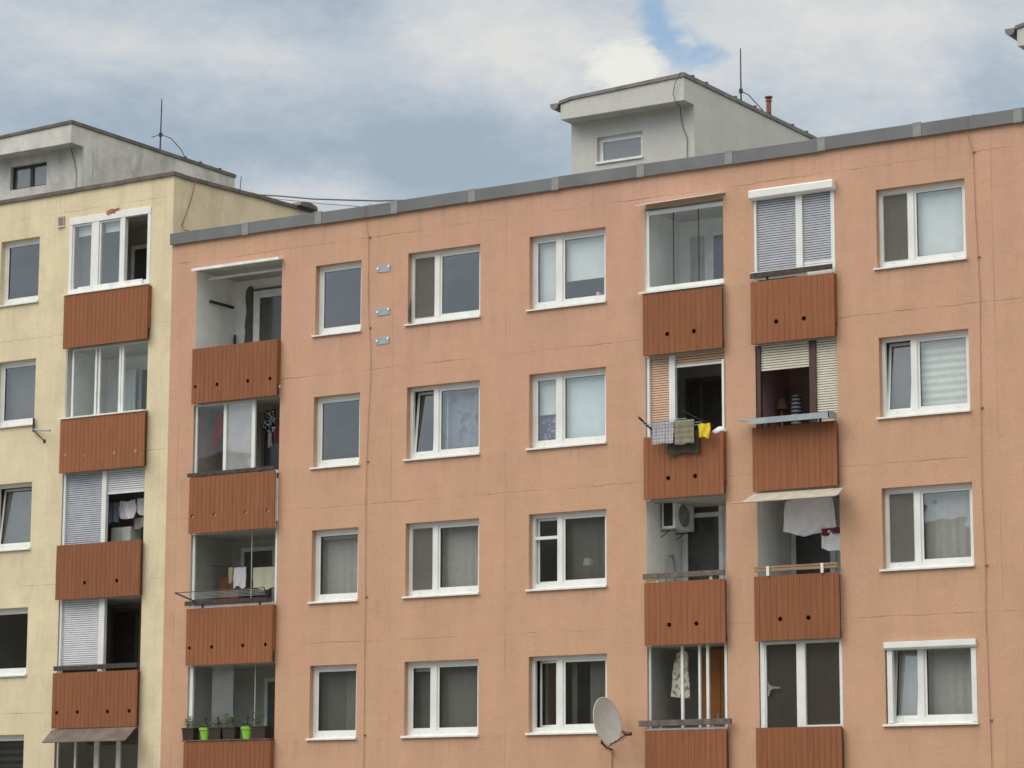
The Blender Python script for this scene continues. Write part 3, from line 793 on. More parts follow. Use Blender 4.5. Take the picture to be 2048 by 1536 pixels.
b.bars([(-6.865, -6.83)], y0=.0, y1=.03, rail=False, mat='slab'); b.bars([(-6.745, -6.69), (-6.075, -6.02), (-5.975, -5.925), (-5.385, -5.325), (-5.31, -5.25), (-4.56, -4.525)], y0=.06, y1=.11)
for a, c_ in ((-6.69, -6.075), (-5.925, -5.385), (-5.25, -4.56)): b.pane(a, c_)
m = MB(); m.prism([(-6.93, -.16, -2.735), (-6.93, -.16, -2.70), (-6.93, .11, -2.665), (-6.93, .11, -2.70)], (2.45, 0, 0)); b.add('sill', m, 'sill')
b.door(-5.9, -5.0, -1.4); b.add('curtain', MB().grid(lambda u, v: (-6.35 + .5 * u, 1.2 + .03 * math.sin(u * 25), -1.5 - 1.6 * v), 30, 2), 'curtain_white')
for x, z in ((-6.69, -3.54), (-6.13, -3.60), (-5.28, -3.60), (-4.68, -3.60)): b.add('hole_plug', MB().tube([(x, -.146, z), (x, -.139, z)], .044 if x != -6.13 else .034, 12), 'plug')
b = YBAL[2]
b.bars([(-6.865, -6.80), (-5.755, -5.63)], y0=.03, y1=.12, rail=False)
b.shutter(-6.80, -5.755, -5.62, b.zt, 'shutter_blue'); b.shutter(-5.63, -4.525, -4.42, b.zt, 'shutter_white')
b = YBAL[3]
b.bars([(-6.865, -6.81), (-5.745, -5.585)], y0=.03, y1=.12, rail=False)
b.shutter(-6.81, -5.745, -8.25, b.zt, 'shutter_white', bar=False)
b.top_board(-8.29, -8.19, 'dark_board', -6.84, -4.50, brackets=(-6.7, -5.5), bmat='pvc')
b.door(-6.5, -5.75, -6.86, fw=.06, frame='room_dark')
b = YBAL[4]
m = MB(); m.prism([(-6.83, -.145, -9.565), (-4.47, -.145, -9.555), (-4.30, -.7, -9.86), (-6.62, -.7, -9.86)], (0, .006, -.014)); b.add('awning', m, 'coping')
b.bars([(-6.865, -6.82), (-6.36, -6.31), (-5.80, -5.67), (-5.18, -5.07)], y0=.06, y1=.11)
for a, c_ in ((-6.82, -6.36), (-6.31, -5.80), (-5.67, -5.18), (-5.07, -4.525)): b.pane(a, c_, 'glass')

# roller shutter box on the lowest right window
m = MB(); m.prism([(12.90, .12, -8.395), (12.90, -.055, -8.41), (12.90, -.055, -8.52), (12.90, -.01, -8.555), (12.90, .12, -8.555)], (1.785, 0, 0))
m.build('shutter_box', M['pvc'], WIN['C', 3], (12.9, 0, -8.4), bevel=.006)
for a in (12.93, 14.56): MB().box(a, a + .10, .02, .125, -9.87, -8.56).build('shutter_rail', M['pvc'], WIN['C', 3], (a, 0, -8.4))
# broken plaster at the foot of one window reveal
m = MB(); m.prism([(2.362, .02, z) for z in (-1.42, -1.2)] + [(2.362, .1, -.95), (2.362, .11, -1.42)], (.012, 0, 0)); m.build('bare_patch', M['bare_plaster'], WIN['A', 0], (2.36, 0, 0))

# ------------------------------------------------------------------ roof rooms
def roof_room(bld, X0, X1, yf, yb, zbase, zu, zl, zr, wallm, win, white, rear=False):
    """a stair head house: walls, deep roof slab jutting out in front, small window"""
    w_ = MB(); wx0, wx1, wz0, wz1 = win
    sheet_with_holes(w_, X0, X1, zbase, zu, [win], y=yf, reveal=.18)
    e = yb - (.55 if rear else 0)
    w_.poly([(X1, yf, zbase), (X1, e, zbase), (X1, e, zu), (X1, yf, zu)]); w_.poly([(X0, e, zbase), (X0, yf, zbase), (X0, yf, zu), (X0, e, zu)])
    w_.poly([(X1, e, zbase), (X0, e, zbase), (X0, e, zu), (X1, e, zu)])
    o = w_.build('roof_room', wallm, bld)
    s = MB(); f = yf - .44
    s.prism([(X0, f, zu), (X1, f, zu), (X1, f, zr - .06), (X0 + .3, f, zl + .02), (X0, f, zl - .04)], (0, yb - f, 0))
    s.build('roof_slab', wallm, o)
    s = MB(); t = .07
    s.prism([(X0 - .03, f - .03, zl - .035), (X0 + .28, f - .03, zl + .025), (X1 + .03, f - .03, zr - .055), (X1 + .03, f - .03, zr + .03), (X0 + .26, f - .03, zl + .09), (X0 - .03, f - .03, zl + .035)], (0, yb - f + .06, 0))
    s.build('roof_edge', M['ph_trim'] if white else M['coping'], o)
    # gutter along the left eaves
    g = MB(); pr_ = [(X0 - .02, f - .05, zl - .01), (X0 - .05, f - .05, zl - .10)] + [(X0 - .13 + .1 * math.cos(q), f - .05, zl - .06 - .08 * math.sin(q)) for q in (PI * .3, PI * .5, PI * .7, PI * .85)] + [(X0 - .235, f - .05, zl - .01)]
    g.prism(pr_, (0, yb - f, 0)); g.build('gutter', M['ph_trim'], o)
    fr = MB(); y0, y1 = yf + .10, yf + .16
    a, b_, c_, d = win
    if white:
        fr.box(a, a + .09, y0, y1, c_, d); fr.box(b_ - .09, b_, y0, y1, c_, d); fr.box(a + .09, b_ - .09, y0, y1, d - .1, d); fr.box(a + .09, b_ - .09, y0, y1, c_, c_ + .07)
        fr.prism([(a - .02, yf - .04, c_ - .02), (a - .02, yf - .04, c_ + .03), (a - .02, y0, c_ + .045), (a - .02, y0, c_)], (b_ - a + .04, 0, 0))
        fr.build('window_frame', M['pvc_old'], o)
        MB().poly([(a, y0 + .03, c_), (b_, y0 + .03, c_), (b_, y0 + .03, d), (a, y0 + .03, d)]).build('window_pane', M['glass_dusty'], o)
    else:
        fr.box(a, a + .05, y0, y1, c_, d); fr.box(b_ - .05, b_, y0, y1, c_, d); fr.box(a + .05, b_ - .05, y0, y1, d - .06, d); fr.box(a + .05, b_ - .05, y0, y1, c_, c_ + .05)
        mx = a + (b_ - a) * .52; fr.box(mx - .05, mx + .05, y0, y1, c_ + .05, d - .06)
        fr.build('window_frame', M['steel'], o)
        MB().poly([(a, y0 + .03, c_), (b_, y0 + .03, c_), (b_, y0 + .03, d), (a, y0 + .03, d)]).build('window_pane', M['glass_dusty'], o)
    rm = MB(); rm.box(a - .2, b_ + .2, yf + .2, yf + 1.5, c_ - .2, d + .2); rm.f.pop(len(rm.f) - 6); rm.mi.pop()
    rm.build('room_interior', M['room_dark'], o)
    return o
rp = roof_room(pink, 4.475, 7.45, 3.0, 8.7, .97, 3.13, 3.50, 3.68, M['white_render'], (5.11, 6.215, 2.18, 2.75), True)
rp2 = copy_tree(rp, (10.28, 0, 0), pink)
ry = roof_room(yel, -12.15, -9.20, 3.0, 8.87, 2.25, 4.51, 4.88, 5.03, M['concrete'], (-11.51, -10.345, 3.715, 4.30), False, rear=True)
m = MB().tube([(7.25, 5.6, 3.62), (7.25, 5.6, 4.05)], .0, 6)
px, py = 7.35, 6.6
m = MB().tube([(px, py, 3.6), (px, py, 4.12)], .055, 12); m.tube([(px, py, 4.05), (px, py, 4.09)], .07, 12); m.tube([(px, py, 4.14), (px, py, 4.165)], .09, 12); m.box(px - .04, px + .04, py - .01, py + .01, 4.1, 4.15)
m.build('vent_pipe', M['clay'], rp, (px, py, 3.6))
# patched corner of the concrete roof room
m = MB()
m.box(-9.26, -9.196, 2.994, 3.02, 2.4, 4.51); m.box(-9.2, -9.194, 3.35, 3.39, 2.4, 4.5)
m.build('corner_patch', M['slab'], ry)

def clampline(path, r, clamps, mat, mb=None):
    mb = mb or MB(); mb.tube(path, r, 6)
    for p in clamps: mb.box(p[0] - .03, p[0] + .03, p[1] - .03, p[1] + .03, p[2] - .03, p[2] + .03)
    return mb
def lightning_rod(x, y, z0, z1, zk, label, wire, clamps, tilt=0):
    t = empty('lightning_rod', (x, y, z0), label, 'lightning rod', 'lightning rods on the roof rooms')
    MB().tube([(x, y, z0 - .05), (x + tilt * .4, y, zk), (x + tilt, y, z1)], .022, 8, .013).build('rod', M['steel'], t, (x, y, z0))
    MB().tube([(x + tilt * .4, y, zk - .04), (x + tilt * .4, y, zk + .05)], .045, 8).build('clamp', M['steel'], t, (x, y, z0))
    clampline(wire, .011, clamps, None).build('ground_wire', M['steel'], t, (x, y, z0))
lightning_rod(7.15, 5.68, 3.69, 5.06, 4.1, 'thin grey lightning rod on the pale roof room beside the red vent pipe',
    [(7.15, 5.68, 4.1), (7.24, 5.85, 4.05), (7.33, 6.15, 3.86), (7.38, 6.45, 3.72), (7.4, 6.55, 3.70), (7.42, 7.3, 3.73), (7.42, 8.5, 3.73), (7.42, 3.2, 3.735), (7.40, 2.6, 3.74)], [(7.42, y_, 3.735) for y_ in (3.0, 3.6, 4.9, 5.8, 6.5, 7.6, 8.3)])
lightning_rod(-9.42, 6.12, 5.06, 6.45, 5.52, 'thin dark lightning rod on the concrete roof room of the yellow block',
    [(-9.7, 6.12, 5.50), (-9.42, 6.12, 5.54), (-9.3, 6.4, 5.48), (-9.25, 6.75, 5.25), (-9.24, 6.9, 5.07), (-9.24, 8.0, 5.08)], [(-9.24, y_, 5.08) for y_ in (6.9, 7.5, 8.3)], .02)

# ------------------------------------------------------------------ wires and small things on the facades
def wire(name, pts, r, label, cat, mat='wire', clips=(), group=None):
    m = MB(); m.tube(pts, r, 6)
    for x, z in clips: m.box(x - .010, x + .04, -.035, .0, z - .012, z + .010)
    o = m.build(name, M[mat], None, pts[0]); return tag(o, label, cat, group)
CL = [.46, -1.46, -4.26, -7.04, -9.84]
W1 = [(1.40, .1, 1.16), (1.37, -.02, 1.165), (1.33, -.095, 1.1), (1.31, -.10, .93), (1.32, -.05, .8), (1.37, -.025, .45), (1.37, -.02, -.29), (1.375, -.02, -.87), (1.41, -.02, -1.46), (1.455, -.02, -1.94), (1.455, -.02, -2.57), (1.41, -.02, -3.4), (1.385, -.02, -4.2), (1.37, -.02, -5.06), (1.38, -.02, -6.2), (1.39, -.02, -7.01), (1.385, -.02, -8), (1.39, -.02, -9.14), (1.39, -.02, -10.5), (1.4, -.02, -G + .3)]
wire('lightning_conductor', W1, .0045, 'thin rusty lightning conductor wire running down the wall beside the three metal plates', 'wire', clips=[(1.37, .46), (1.41, -1.46), (1.385, -4.26), (1.39, -7.04), (1.39, -9.84)], group='conductor wires down the pink wall')
W2 = [(14.95, .1, 1.16), (14.88, -.02, 1.165), (14.80, -.095, 1.08), (14.78, -.10, .86), (14.82, -.04, .65), (14.86, -.025, .5), (14.87, -.02, .22), (14.88, -.02, -.63), (14.91, -.02, -1.56), (14.93, -.02, -2.3), (14.91, -.02, -3.22), (14.89, -.02, -4.27), (14.87, -.02, -5.58), (14.90, -.02, -7.11), (14.88, -.02, -8.0), (14.90, -.02, -9.0), (14.91, -.02, -9.85), (14.92, -.02, -10.7), (14.92, -.02, -G + .3)]
wire('lightning_conductor', W2, .0045, 'thin rusty lightning conductor wire running down the wall right of the rightmost windows', 'wire', clips=[(14.86, .46), (14.91, -1.5), (14.89, -4.27), (14.9, -7.11), (14.91, -9.85)], group='conductor wires down the pink wall')
wire('roof_wire', [(7.40, 2.52, 3.72), (7.28, 2.50, 3.5), (7.23, 2.5, 3.27), (7.28, 2.52, 3.1), (7.26, 2.75, 3.05), (7.15, 2.97, 2.92), (7.2, 2.97, 2.65), (7.3, 2.97, 2.43), (7.29, 2.97, 2.0), (7.29, 2.97, 1.1)], .008, 'loose grey wire hanging down the front of the pale roof room', 'wire', 'steel')
wire('roof_wire', [(-9.56, 2.97, 4.5), (-9.45, 2.97, 4.2), (-9.37, 2.97, 3.91), (-9.36, 2.97, 3.2), (-9.36, 2.97, 2.6)], .008, 'thin dark wire down the corner of the concrete roof room', 'wire', 'steel')
wire('gable_wire', [(PL + .06, .69, 2.5), (PL + .03, .57, 2.03), (PL + .03, .4, 1.65), (PL + .02, .29, 1.41), (PL + .05, .33, 1.30), (PL + .02, .85, 1.35), (PL + .02, 1.29, 1.43), (PL + .02, 2.2, 1.6)], .011, 'loose wire sagging across the side wall of the yellow block', 'wire', 'wire')
wire('overhead_cable', [(-9.2, 8.7, 4.62), (-9.05, 8.6, 4.55), (-7.9, 8.1, 4.2), (-6.61, 7.4, 3.86), (-5.0, 6.6, 3.42), (-3.18, 5.6, 2.96), (-1.9, 4.95, 2.65), (-.61, 4.2, 2.35), (1.3, 3.1, 1.9), (2.5, 2.2, 1.1)], .019, 'thick black cable hanging between the two roofs', 'cable', 'steel')
wire('overhead_cable', [(-9.2, 8.7, 4.58), (-7.38, 8, 4.02), (-5.09, 7, 3.40), (-3.46, 6, 2.94), (-1.5, 5, 2.4), (.6, 4, 1.8), (1.8, 3.5, 1.1)], .009, 'thin slack wire below the thick black cable', 'cable', 'steel')
wire('roof_wire', [(-8.98, 8.86, 4.98), (-9.0, 8.84, 4.6), (-9.05, 8.8, 4.2), (-9.08, 8.8, 3.8)], .01, 'short wire hanging off the far end of the concrete roof room', 'wire', 'steel')

for i, (z, rot, lab) in enumerate(((-.255, 0, 'level grey metal plate with two bolts, highest of the three on the wall'), (-1.165, 6, 'slightly tilted grey metal plate between the other two plates'), (-1.775, 5, 'grey metal plate lowest of the three beside the wire'))):
    if i == 0:
        pl_ = empty('wall_plate', (1.74, 0, z), lab, 'metal plate', 'metal plates on the pink wall')
        pb = MB(); pb.prism([(1.575, -.012, z - .065), (1.91, -.012, z - .075), (1.925, -.012, z + .075), (1.59, -.012, z + .085)], (0, .010, 0)); pb.build('plate', M['galv'], pl_, (1.74, 0, z), bevel=.004)
        for dx, dz in ((-.13, .015), (.14, .035)): MB().tube([(1.74 + dx, -.03, z + dz), (1.74 + dx, -.011, z + dz)], .026, 10).build('bolt', M['bolt'], pl_, (1.74 + dx, -.02, z + dz))
    else:
        q = copy_tree(pl_, (1.745 - .005 * i, 0, z)); q['label'] = lab; q.rotation_euler = (0, R_(-rot * .5), 0)

v = empty('wall_vent', (-7.12, 0, 1.82), 'small beige square vent cover on the yellow wall beside the top balcony window', 'vent')
MB().box(-7.215, -7.03, -.03, -.001, 1.70, 1.935).build('vent_housing', plain('beige_vent', srgb(176, 160, 134), .7), v, (-7.12, 0, 1.82))
m = MB()
for i in range(5): m.box(-7.19, -7.055, -.036, -.0305, 1.735 + i * .036, 1.755 + i * .036)
m.build('vent_slats', M['ph_trim'], v, (-7.12, 0, 1.82)); MB().box(-7.235, -7.02, -.045, -.001, 1.69, 1.699).build('vent_lip', M['pvc_old'], v, (-7.12, 0, 1.82))

b_ = empty('dish_bracket', (-7.72, 0, -2.75), 'empty grey steel dish bracket below the corner of a window in the yellow wall', 'bracket')
MB().tube([(-7.72, -.06, -2.62), (-7.72, -.06, -2.93)], .025, 8).build('post', M['steel'], b_, (-7.72, 0, -2.75))
MB().tube([(-7.72, -.06, -2.88), (-7.42, -.14, -2.93), (-7.10, -.2, -2.97)], .02, 8).build('arm', M['galv'], b_, (-7.72, 0, -2.75))
MB().tube([(-7.72, -.06, -2.9), (-7.25, -.22, -3.19)], .016, 8).build('arm', M['steel'], b_, (-7.72, 0, -2.75))
MB().tube([(-7.245, -.215, -3.16), (-7.24, -.22, -3.24)], .03, 8).build('clamp', M['steel'], b_, (-7.72, 0, -2.75))

# satellite dish
ds = empty('satellite_dish', (7.2, -.02, -10.25), 'grey round satellite dish on a wall arm beside the lowest middle window', 'satellite dish')
dc = Vector((7.33, -.50, -9.73)); ax = Vector((math.sin(R_(84)), -math.cos(R_(84)), .17)).normalized()
up = (Vector((0, 0, 1)) - ax * ax.z).normalized(); sd_ = up.cross(ax)
m = MB(); rings = []
NR = 8; NS = 40
def dpt(r, a, back=0): return dc + (sd_ * math.cos(a) * .425 + up * math.sin(a) * .455) * r + ax * (.085 * r * r - .04 - back)
m.grid(lambda u, v: dpt(max(v, .001), u * 2 * PI), NS, NR)
m.grid(lambda u, v: dpt(max(v, .001), u * 2 * PI, .012), NS, NR)
m.grid(lambda u, v: dpt(1 + .03 * math.sin(v * PI), u * 2 * PI, .012 * v - .004 + .008 * v), NS, 3)
m.build('reflector', M['dish'], ds, tuple(dc), smooth=True)
lf = dc - up * .44 + ax * .04; lnb = Vector((7.80, -.52, -9.97))
MB().tube([lf - ax * .05, lf + ax * .1 + Vector((0, 0, .01)), lnb], .014, 8).build('feed_arm', M['steel'], ds, tuple(dc))
d2 = (dc - lnb).normalized()
MB().tube([lnb + d2 * .10, lnb + d2 * .02], .028, 10).tube([lnb + Vector((-.015, 0, 0)), lnb + Vector((.10, 0, .0))], .036, 10).build('receiver', M['lnb'], ds, tuple(dc))
MB().tube([(7.18, -.01, -10.24), (7.20, -.25, -10.2), (7.22, -.46, -10.12), (7.25, -.5, -9.95)], .02, 8).tube([(7.27, -.5, -9.8), (7.25, -.5, -10.16)], .022, 8).build('wall_arm', M['steel'], ds, tuple(dc))
MB().tube([lnb + Vector((0, 0, -.03)), lnb + Vector((-.1, .0, -.12)), lnb + Vector((-.25, 0, -.13)), lf + Vector((0, 0, -.03)), Vector((7.2, -.3, -10.22)), Vector((7.19, -.02, -10.3)), Vector((7.18, -.015, -10.7)), Vector((7.19, -.015, -12))], .008, 6).build('coax_cable', M['wire'], ds, tuple(dc))

# ------------------------------------------------------------------ things on the balconies
def cloth(name, label, cat, x0, x1, z1, z0, y, mat, group=None, amp=.02, folds=2, taper=0.0, sag=0.0, over=0.0, hem=0.02):
    m = MB(); w_ = x1 - x0; ph = random.random() * 6; nu, nv = 14, 8
    def fn(u, v, dy):
        s = 1 + taper * (v - .5)
        return (x0 + w_ * (.5 + (u - .5) * s), y + dy + amp * math.sin(u * folds * 2 * PI + ph) * (.3 + v) + .35 * amp * math.sin(u * 23 + v * 9 + ph), z1 + (z0 - z1) * v - sag * 4 * u * (1 - u) * (1 - v * .3) + hem * math.sin(u * 7 + ph) * v)
    m.grid(lambda u, v: fn(u, v, 0), nu, nv); m.grid(lambda u, v: fn(1 - u, v, .012), nu, nv)
    for v_ in (0, 1):
        m.grid(lambda u, v: fn(u, v_, .012 * v), nu, 1)
    o = m.build(name, M[mat], None, (x0, y, z1), smooth=True)
    return tag(o, label, cat, group)
def cutout(name, label, cat, pts, y, mat, group=None, th=.02):
    """a garment: its outline filled, thickened and gently rippled"""
    bm = bmesh.new(); vs = [bm.verts.new((x, y, z)) for x, z in pts]; f = bm.faces.new(vs)
    bmesh.ops.triangulate(bm, faces=[f]); bmesh.ops.subdivide_edges(bm, edges=bm.edges[:], cuts=2, use_grid_fill=True)
    r = bmesh.ops.extrude_face_region(bm, geom=bm.faces[:])
    for v_ in [g for g in r['geom'] if isinstance(g, bmesh.types.BMVert)]: v_.co.y += th
    for v_ in bm.verts: v_.co.y += .022 * math.sin(v_.co.x * 16 + v_.co.z * 6) + .012 * math.sin(v_.co.x * 41 - v_.co.z * 17)
    me = bpy.data.meshes.new(name); o0 = Vector((pts[0][0], y, pts[0][1]))
    bmesh.ops.translate(bm, verts=bm.verts, vec=-o0); bmesh.ops.recalc_face_normals(bm, faces=bm.faces)
    bm.to_mesh(me); bm.free(); me.materials.append(M[mat])
    return tag(link(name, me, None, tuple(o0)), label, cat, group)

M['white_cloth'] = cloth_mat('white_cloth', srgb(226, 224, 230)); M['cream_cloth'] = cloth_mat('cream_towel', srgb(206, 204, 180))
M['blue_cloth'] = cloth_mat('blue_grey_cloth', srgb(140, 152, 176)); M['grey_cloth'] = cloth_mat('grey_cloth', srgb(160, 158, 152))
M['red_cloth'] = cloth_mat('red_cloth', srgb(150, 36, 34)); M['floral_dark'] = cloth_mat('dark_floral_cloth', srgb(24, 24, 28), 'spots', srgb(200, 204, 210), 26)
M['beige_cloth'] = cloth_mat('beige_cloth', srgb(200, 186, 156)); M['plaid'] = cloth_mat('plaid_towel', srgb(190, 189, 194), 'plaid', srgb(146, 146, 156), 95)
M['olive'] = cloth_mat('olive_towel', srgb(128, 123, 108), 'hstripe', srgb(142, 137, 122), 60); M['olive_dark'] = cloth_mat('dark_olive_cloth', srgb(78, 76, 66))
M['yellow_cloth'] = cloth_mat('yellow_cloth', srgb(212, 188, 58)); M['floral_pale'] = cloth_mat('pale_floral_cloth', srgb(212, 208, 190), 'spots', srgb(140, 134, 120), 11)
M['maroon'] = cloth_mat('maroon_cloth', srgb(112, 56, 66)); M['stripe_navy'] = cloth_mat('navy_striped_cloth', srgb(158, 156, 162), 'hstripe', srgb(48, 48, 62), 84)
M['cabinet'] = cloth_mat('brown_cabinet_wood', srgb(128, 92, 64), 'wood', srgb(108, 74, 50), 2.0); M['ochre'] = cloth_mat('orange_wood', srgb(150, 96, 48), 'wood', srgb(122, 78, 42), 2.0)

LG = 'laundry hung on the balconies'
# yellow, third balcony
cloth('shirt', 'blue grey shirt at the left end of the clothes line on the yellow block', 'shirt', -5.92, -5.63, -4.585, -5.02, .5, 'blue_cloth', LG)
TS = lambda x, z, w_, h_: [(x, z), (x + w_ * .3, z - .01), (x + w_ * .5, z - .03), (x + w_ * .7, z - .01), (x + w_, z + .02), (x + w_ * 1.1, z - h_ * .45), (x + w_ * .88, z - h_ * .5), (x + w_ * .92, z - h_), (x + w_ * .5, z - h_ * 1.03), (x + w_ * .06, z - h_ * .98), (x + w_ * .1, z - h_ * .5), (x - w_ * .08, z - h_ * .45)]
cutout('shirt', 'white t-shirt hung in the middle of the line on the yellow block', 'shirt', TS(-5.60, -4.57, .42, .40), .46, 'white_cloth', LG)
cloth('towel', 'pale cloth at the right end of the clothes line on the yellow block', 'towel', -5.15, -4.80, -4.54, -4.88, .5, 'white_cloth', LG, hem=.04)
cloth('towel', 'grey cloth hung lower behind the white t-shirt', 'towel', -5.33, -4.95, -4.95, -5.18, .62, 'grey_cloth', LG)
wire('clothes_line', [(-6.6, .51, -4.55), (-5.9, .51, -4.585), (-5.4, .51, -4.57), (-4.53, .51, -4.5)], .006, 'thin clothes line strung across the yellow balcony', 'clothes line', 'steel')
def cabinet(name, label, x0, x1, y0, y1, z0, z1, mat, n=2):
    t = empty(name, ((x0 + x1) / 2, (y0 + y1) / 2, z0), label, 'cabinet', 'cabinets standing on the balconies')
    O = ((x0 + x1) / 2, (y0 + y1) / 2, z0)
    MB().box(x0, x1, y0, y1, z0, z1).build('carcass', M[mat], t, O, bevel=.005)
    for i in range(n):
        a = x0 + (x1 - x0) * i / n + .008; c = x0 + (x1 - x0) * (i + 1) / n - .008
        d = MB().box(a, c, y0 - .02, y0 - .002, z0 + .03, z1 - .03).build('door', M[mat], t, O, bevel=.003)
        MB().box(c - .05, c - .035, y0 - .035, y0 - .0205, (z0 + z1) / 2 - .06, (z0 + z1) / 2 + .06).build('handle', M['galv'], d, O)
    return t
cabinet('cabinet', 'low white cabinet under the washing on the yellow balcony', -5.93, -5.38, .6, .95, YBAL[2].floor + .01, -5.13, 'pvc_old')
# pink left column, second balcony
cutout('shirt', 'dark red shirt hanging behind the left pane', 'shirt', [(-3.0, -2.86), (-2.85, -2.78), (-2.72, -2.8), (-2.7, -3.3), (-2.82, -3.28), (-2.86, -3.36), (-2.96, -3.34), (-3.0, -3.62), (-3.06, -3.6), (-3.03, -3.2)], .5, 'red_cloth', LG)
cutout('dress', 'black and white patterned dress hanging at the open right end', 'dress', [(-1.68, -2.9), (-1.6, -2.86), (-1.52, -2.87), (-1.44, -2.8), (-1.38, -2.86), (-1.42, -3.0), (-1.40, -3.33), (-1.55, -3.35), (-1.69, -3.3)], .5, 'floral_dark', LG)
cloth('sock', 'narrow pale cloth strip below the patterned dress', 'sock', -1.57, -1.49, -3.36, -3.68, .5, 'grey_cloth', LG)
cloth('towel', 'dim maroon cloth beside the patterned dress', 'towel', -1.40, -1.22, -3.1, -3.6, .55, 'maroon', LG)
# third balcony
cabinet('cabinet', 'brown wooden cabinet behind the washing on the glazed balcony', -3.02, -2.47, .75, 1.1, P1[2].floor + .01, -6.36, 'cabinet')
cloth('shirt', 'white shirt folded over the drying line above the brown cabinet', 'shirt', -2.50, -2.17, -6.19, -6.62, .6, 'white_cloth', LG, hem=.05)
cloth('towel', 'narrow beige towel beside the folded white shirt', 'towel', -2.65, -2.54, -6.18, -6.52, .6, 'beige_cloth', LG)
cloth('towel', 'wide cream towel at the right end of the glazed balcony', 'towel', -1.99, -1.36, -6.22, -6.68, .6, 'cream_cloth', LG, hem=.03)
wire('clothes_line', [(-3.15, .61, -6.11), (-2.6, .61, -6.175), (-2.0, .61, -6.2), (-.92, .61, -6.2)], .008, 'dark drying line carrying the cream towel', 'clothes line', 'steel')
rk = empty('drying_rack', (-2.0, -.12, -6.95), 'dark folding drying rack sticking out over the brown balcony front', 'drying rack', 'drying racks on the balconies')
O = (-2.0, -.12, -6.95)
MB().tube([(-2.93, -.16, -6.95), (-3.10, -.62, -6.80)], .016, 6).build('arm', M['steel'], rk, O); MB().tube([(-1.02, -.16, -6.95), (-.75, -.62, -6.80)], .012, 6).build('arm', M['steel'], rk, O)
MB().tube([(-3.10, -.62, -6.80), (-.75, -.62, -6.80)], .010, 6).build('outer_bar', M['steel'], rk, O)
m = MB()
for i in range(1, 6): q = i / 6; m.tube([(-3.10 + .17 * q, -.62 + .46 * q, -6.80 - .12 * q), (-.75 - .27 * q, -.62 + .46 * q, -6.80 - .12 * q)], .0035, 5)
m.build('lines', M['galv'], rk, O); MB().tube([(-1.0, -.17, -6.98), (-1.0, -.17, -6.80), (-1.3, -.2, -6.84)], .014, 6).build('side_frame', M['steel'], rk, O)
# plant pots on the lowest shelf
def sprigs(n, x, y, z, w_, h_, lean=.3):
    m = MB()
    for i in range(n):
        a = random.uniform(0, 2 * PI); bx = x + random.uniform(-.5, .5) * w_; by = y + random.uniform(-.3, .3) * .1; hh = h_ * random.uniform(.4, 1)
        tx, ty = bx + math.cos(a) * lean * hh, by + math.sin(a) * lean * hh
        m.tube([(bx, by, z - .02), ((bx * 2 + tx) / 3, (by * 2 + ty) / 3, z + hh * .5), (tx, ty, z + hh)], .004, 4)
        for k in range(9):
            q = random.uniform(.3, 1); c0 = Vector((bx + (tx - bx) * q, by + (ty - by) * q, z + hh * q)); s = random.uniform(.024, .05); e = random.uniform(0, 2 * PI)
            d1 = Vector((math.cos(e), math.sin(e), random.uniform(-.2, .6))) * s; d2_ = Vector((-math.sin(e), math.cos(e), .2)) * s * .45
            m.poly([c0, c0 + d1 * .6 + d2_, c0 + d1 * 1.5, c0 + d1 * .6 - d2_])
    return m
ZS = -9.864
def pot(x0, x1, lab, lime, plant_h, n, stake=False):
    xc = (x0 + x1) / 2; hw = (x1 - x0) / 2; y = -.055; h_ = .255
    t = empty('flower_pot', (xc, y, ZS), lab, 'flower pot', 'flower pots along the balcony shelf')
    m = MB(); O = (xc, y, ZS)
    if lime:
        ns = 20; prof = [(.62, 0), (.86, .78), (.88, .80), (1.0, .80), (1.0, 1.0), (.9, 1.0), (.84, .86)]
        m.grid(lambda u, v: (lambda r, z: (xc + math.cos(u * 2 * PI) * hw * r, y + math.sin(u * 2 * PI) * .1 * r, ZS + .0 + h_ * z))(*prof[min(int(round(v * 6)), 6)]), ns, 6)
        m.poly([(xc + math.cos(i * 2 * PI / ns) * hw * .62, y + math.sin(i * 2 * PI / ns) * .1 * .62, ZS) for i in range(ns)])
        m.build('pot', M['pot_lime'], t, O, smooth=False)
    else:
        f = .86
        m.prism([(x0 + hw * (1 - f), y - .085, ZS), (x1 - hw * (1 - f), y - .085, ZS), (x1, y - .1, ZS + h_), (x0, y - .1, ZS + h_)], (0, .19, 0))
        m.box(x0 - .01, x1 + .01, y - .108, y + .098, ZS + h_ - .03, ZS + h_ + .004)
        m.build('pot', M['pot_brown'], t, O, bevel=.004)
    MB().box(xc - hw * .8, xc + hw * .8, y - .07, y + .07, ZS + h_ * .9, ZS + h_ + .008).build('soil', M['soil'], t, O)
    sprigs(n, xc, y, ZS + h_, hw * 1.5, plant_h).build('plant', M['leaf'], t, O)
    if stake:
        MB().tube([(xc, y, ZS + h_), (xc + .01, y, ZS + h_ + .2)], .006, 5).tube([(xc + .01, y, ZS + h_ + .14), (xc + .01, y, ZS + h_ + .22)], .026, 8).build('stake', M['steel'], t, O)
pot(-3.215, -2.90, 'dark brown planter box at the left end of the shelf with a leafy sprig', False, .28, 12)
pot(-2.815, -2.515, 'lime green flower pot next to the leftmost planter box', True, .12, 5, True)
pot(-2.505, -2.175, 'dark brown planter box just right of the first lime pot', False, .22, 9, True)
pot(-2.145, -1.80, 'dark brown planter box just left of the second lime pot', False, .30, 14)
pot(-1.715, -1.405, 'lime green flower pot towards the right of the shelf', True, .14, 6, True)
pot(-1.385, -1.01, 'dark brown planter box at the right end of the shelf', False, .34, 9)
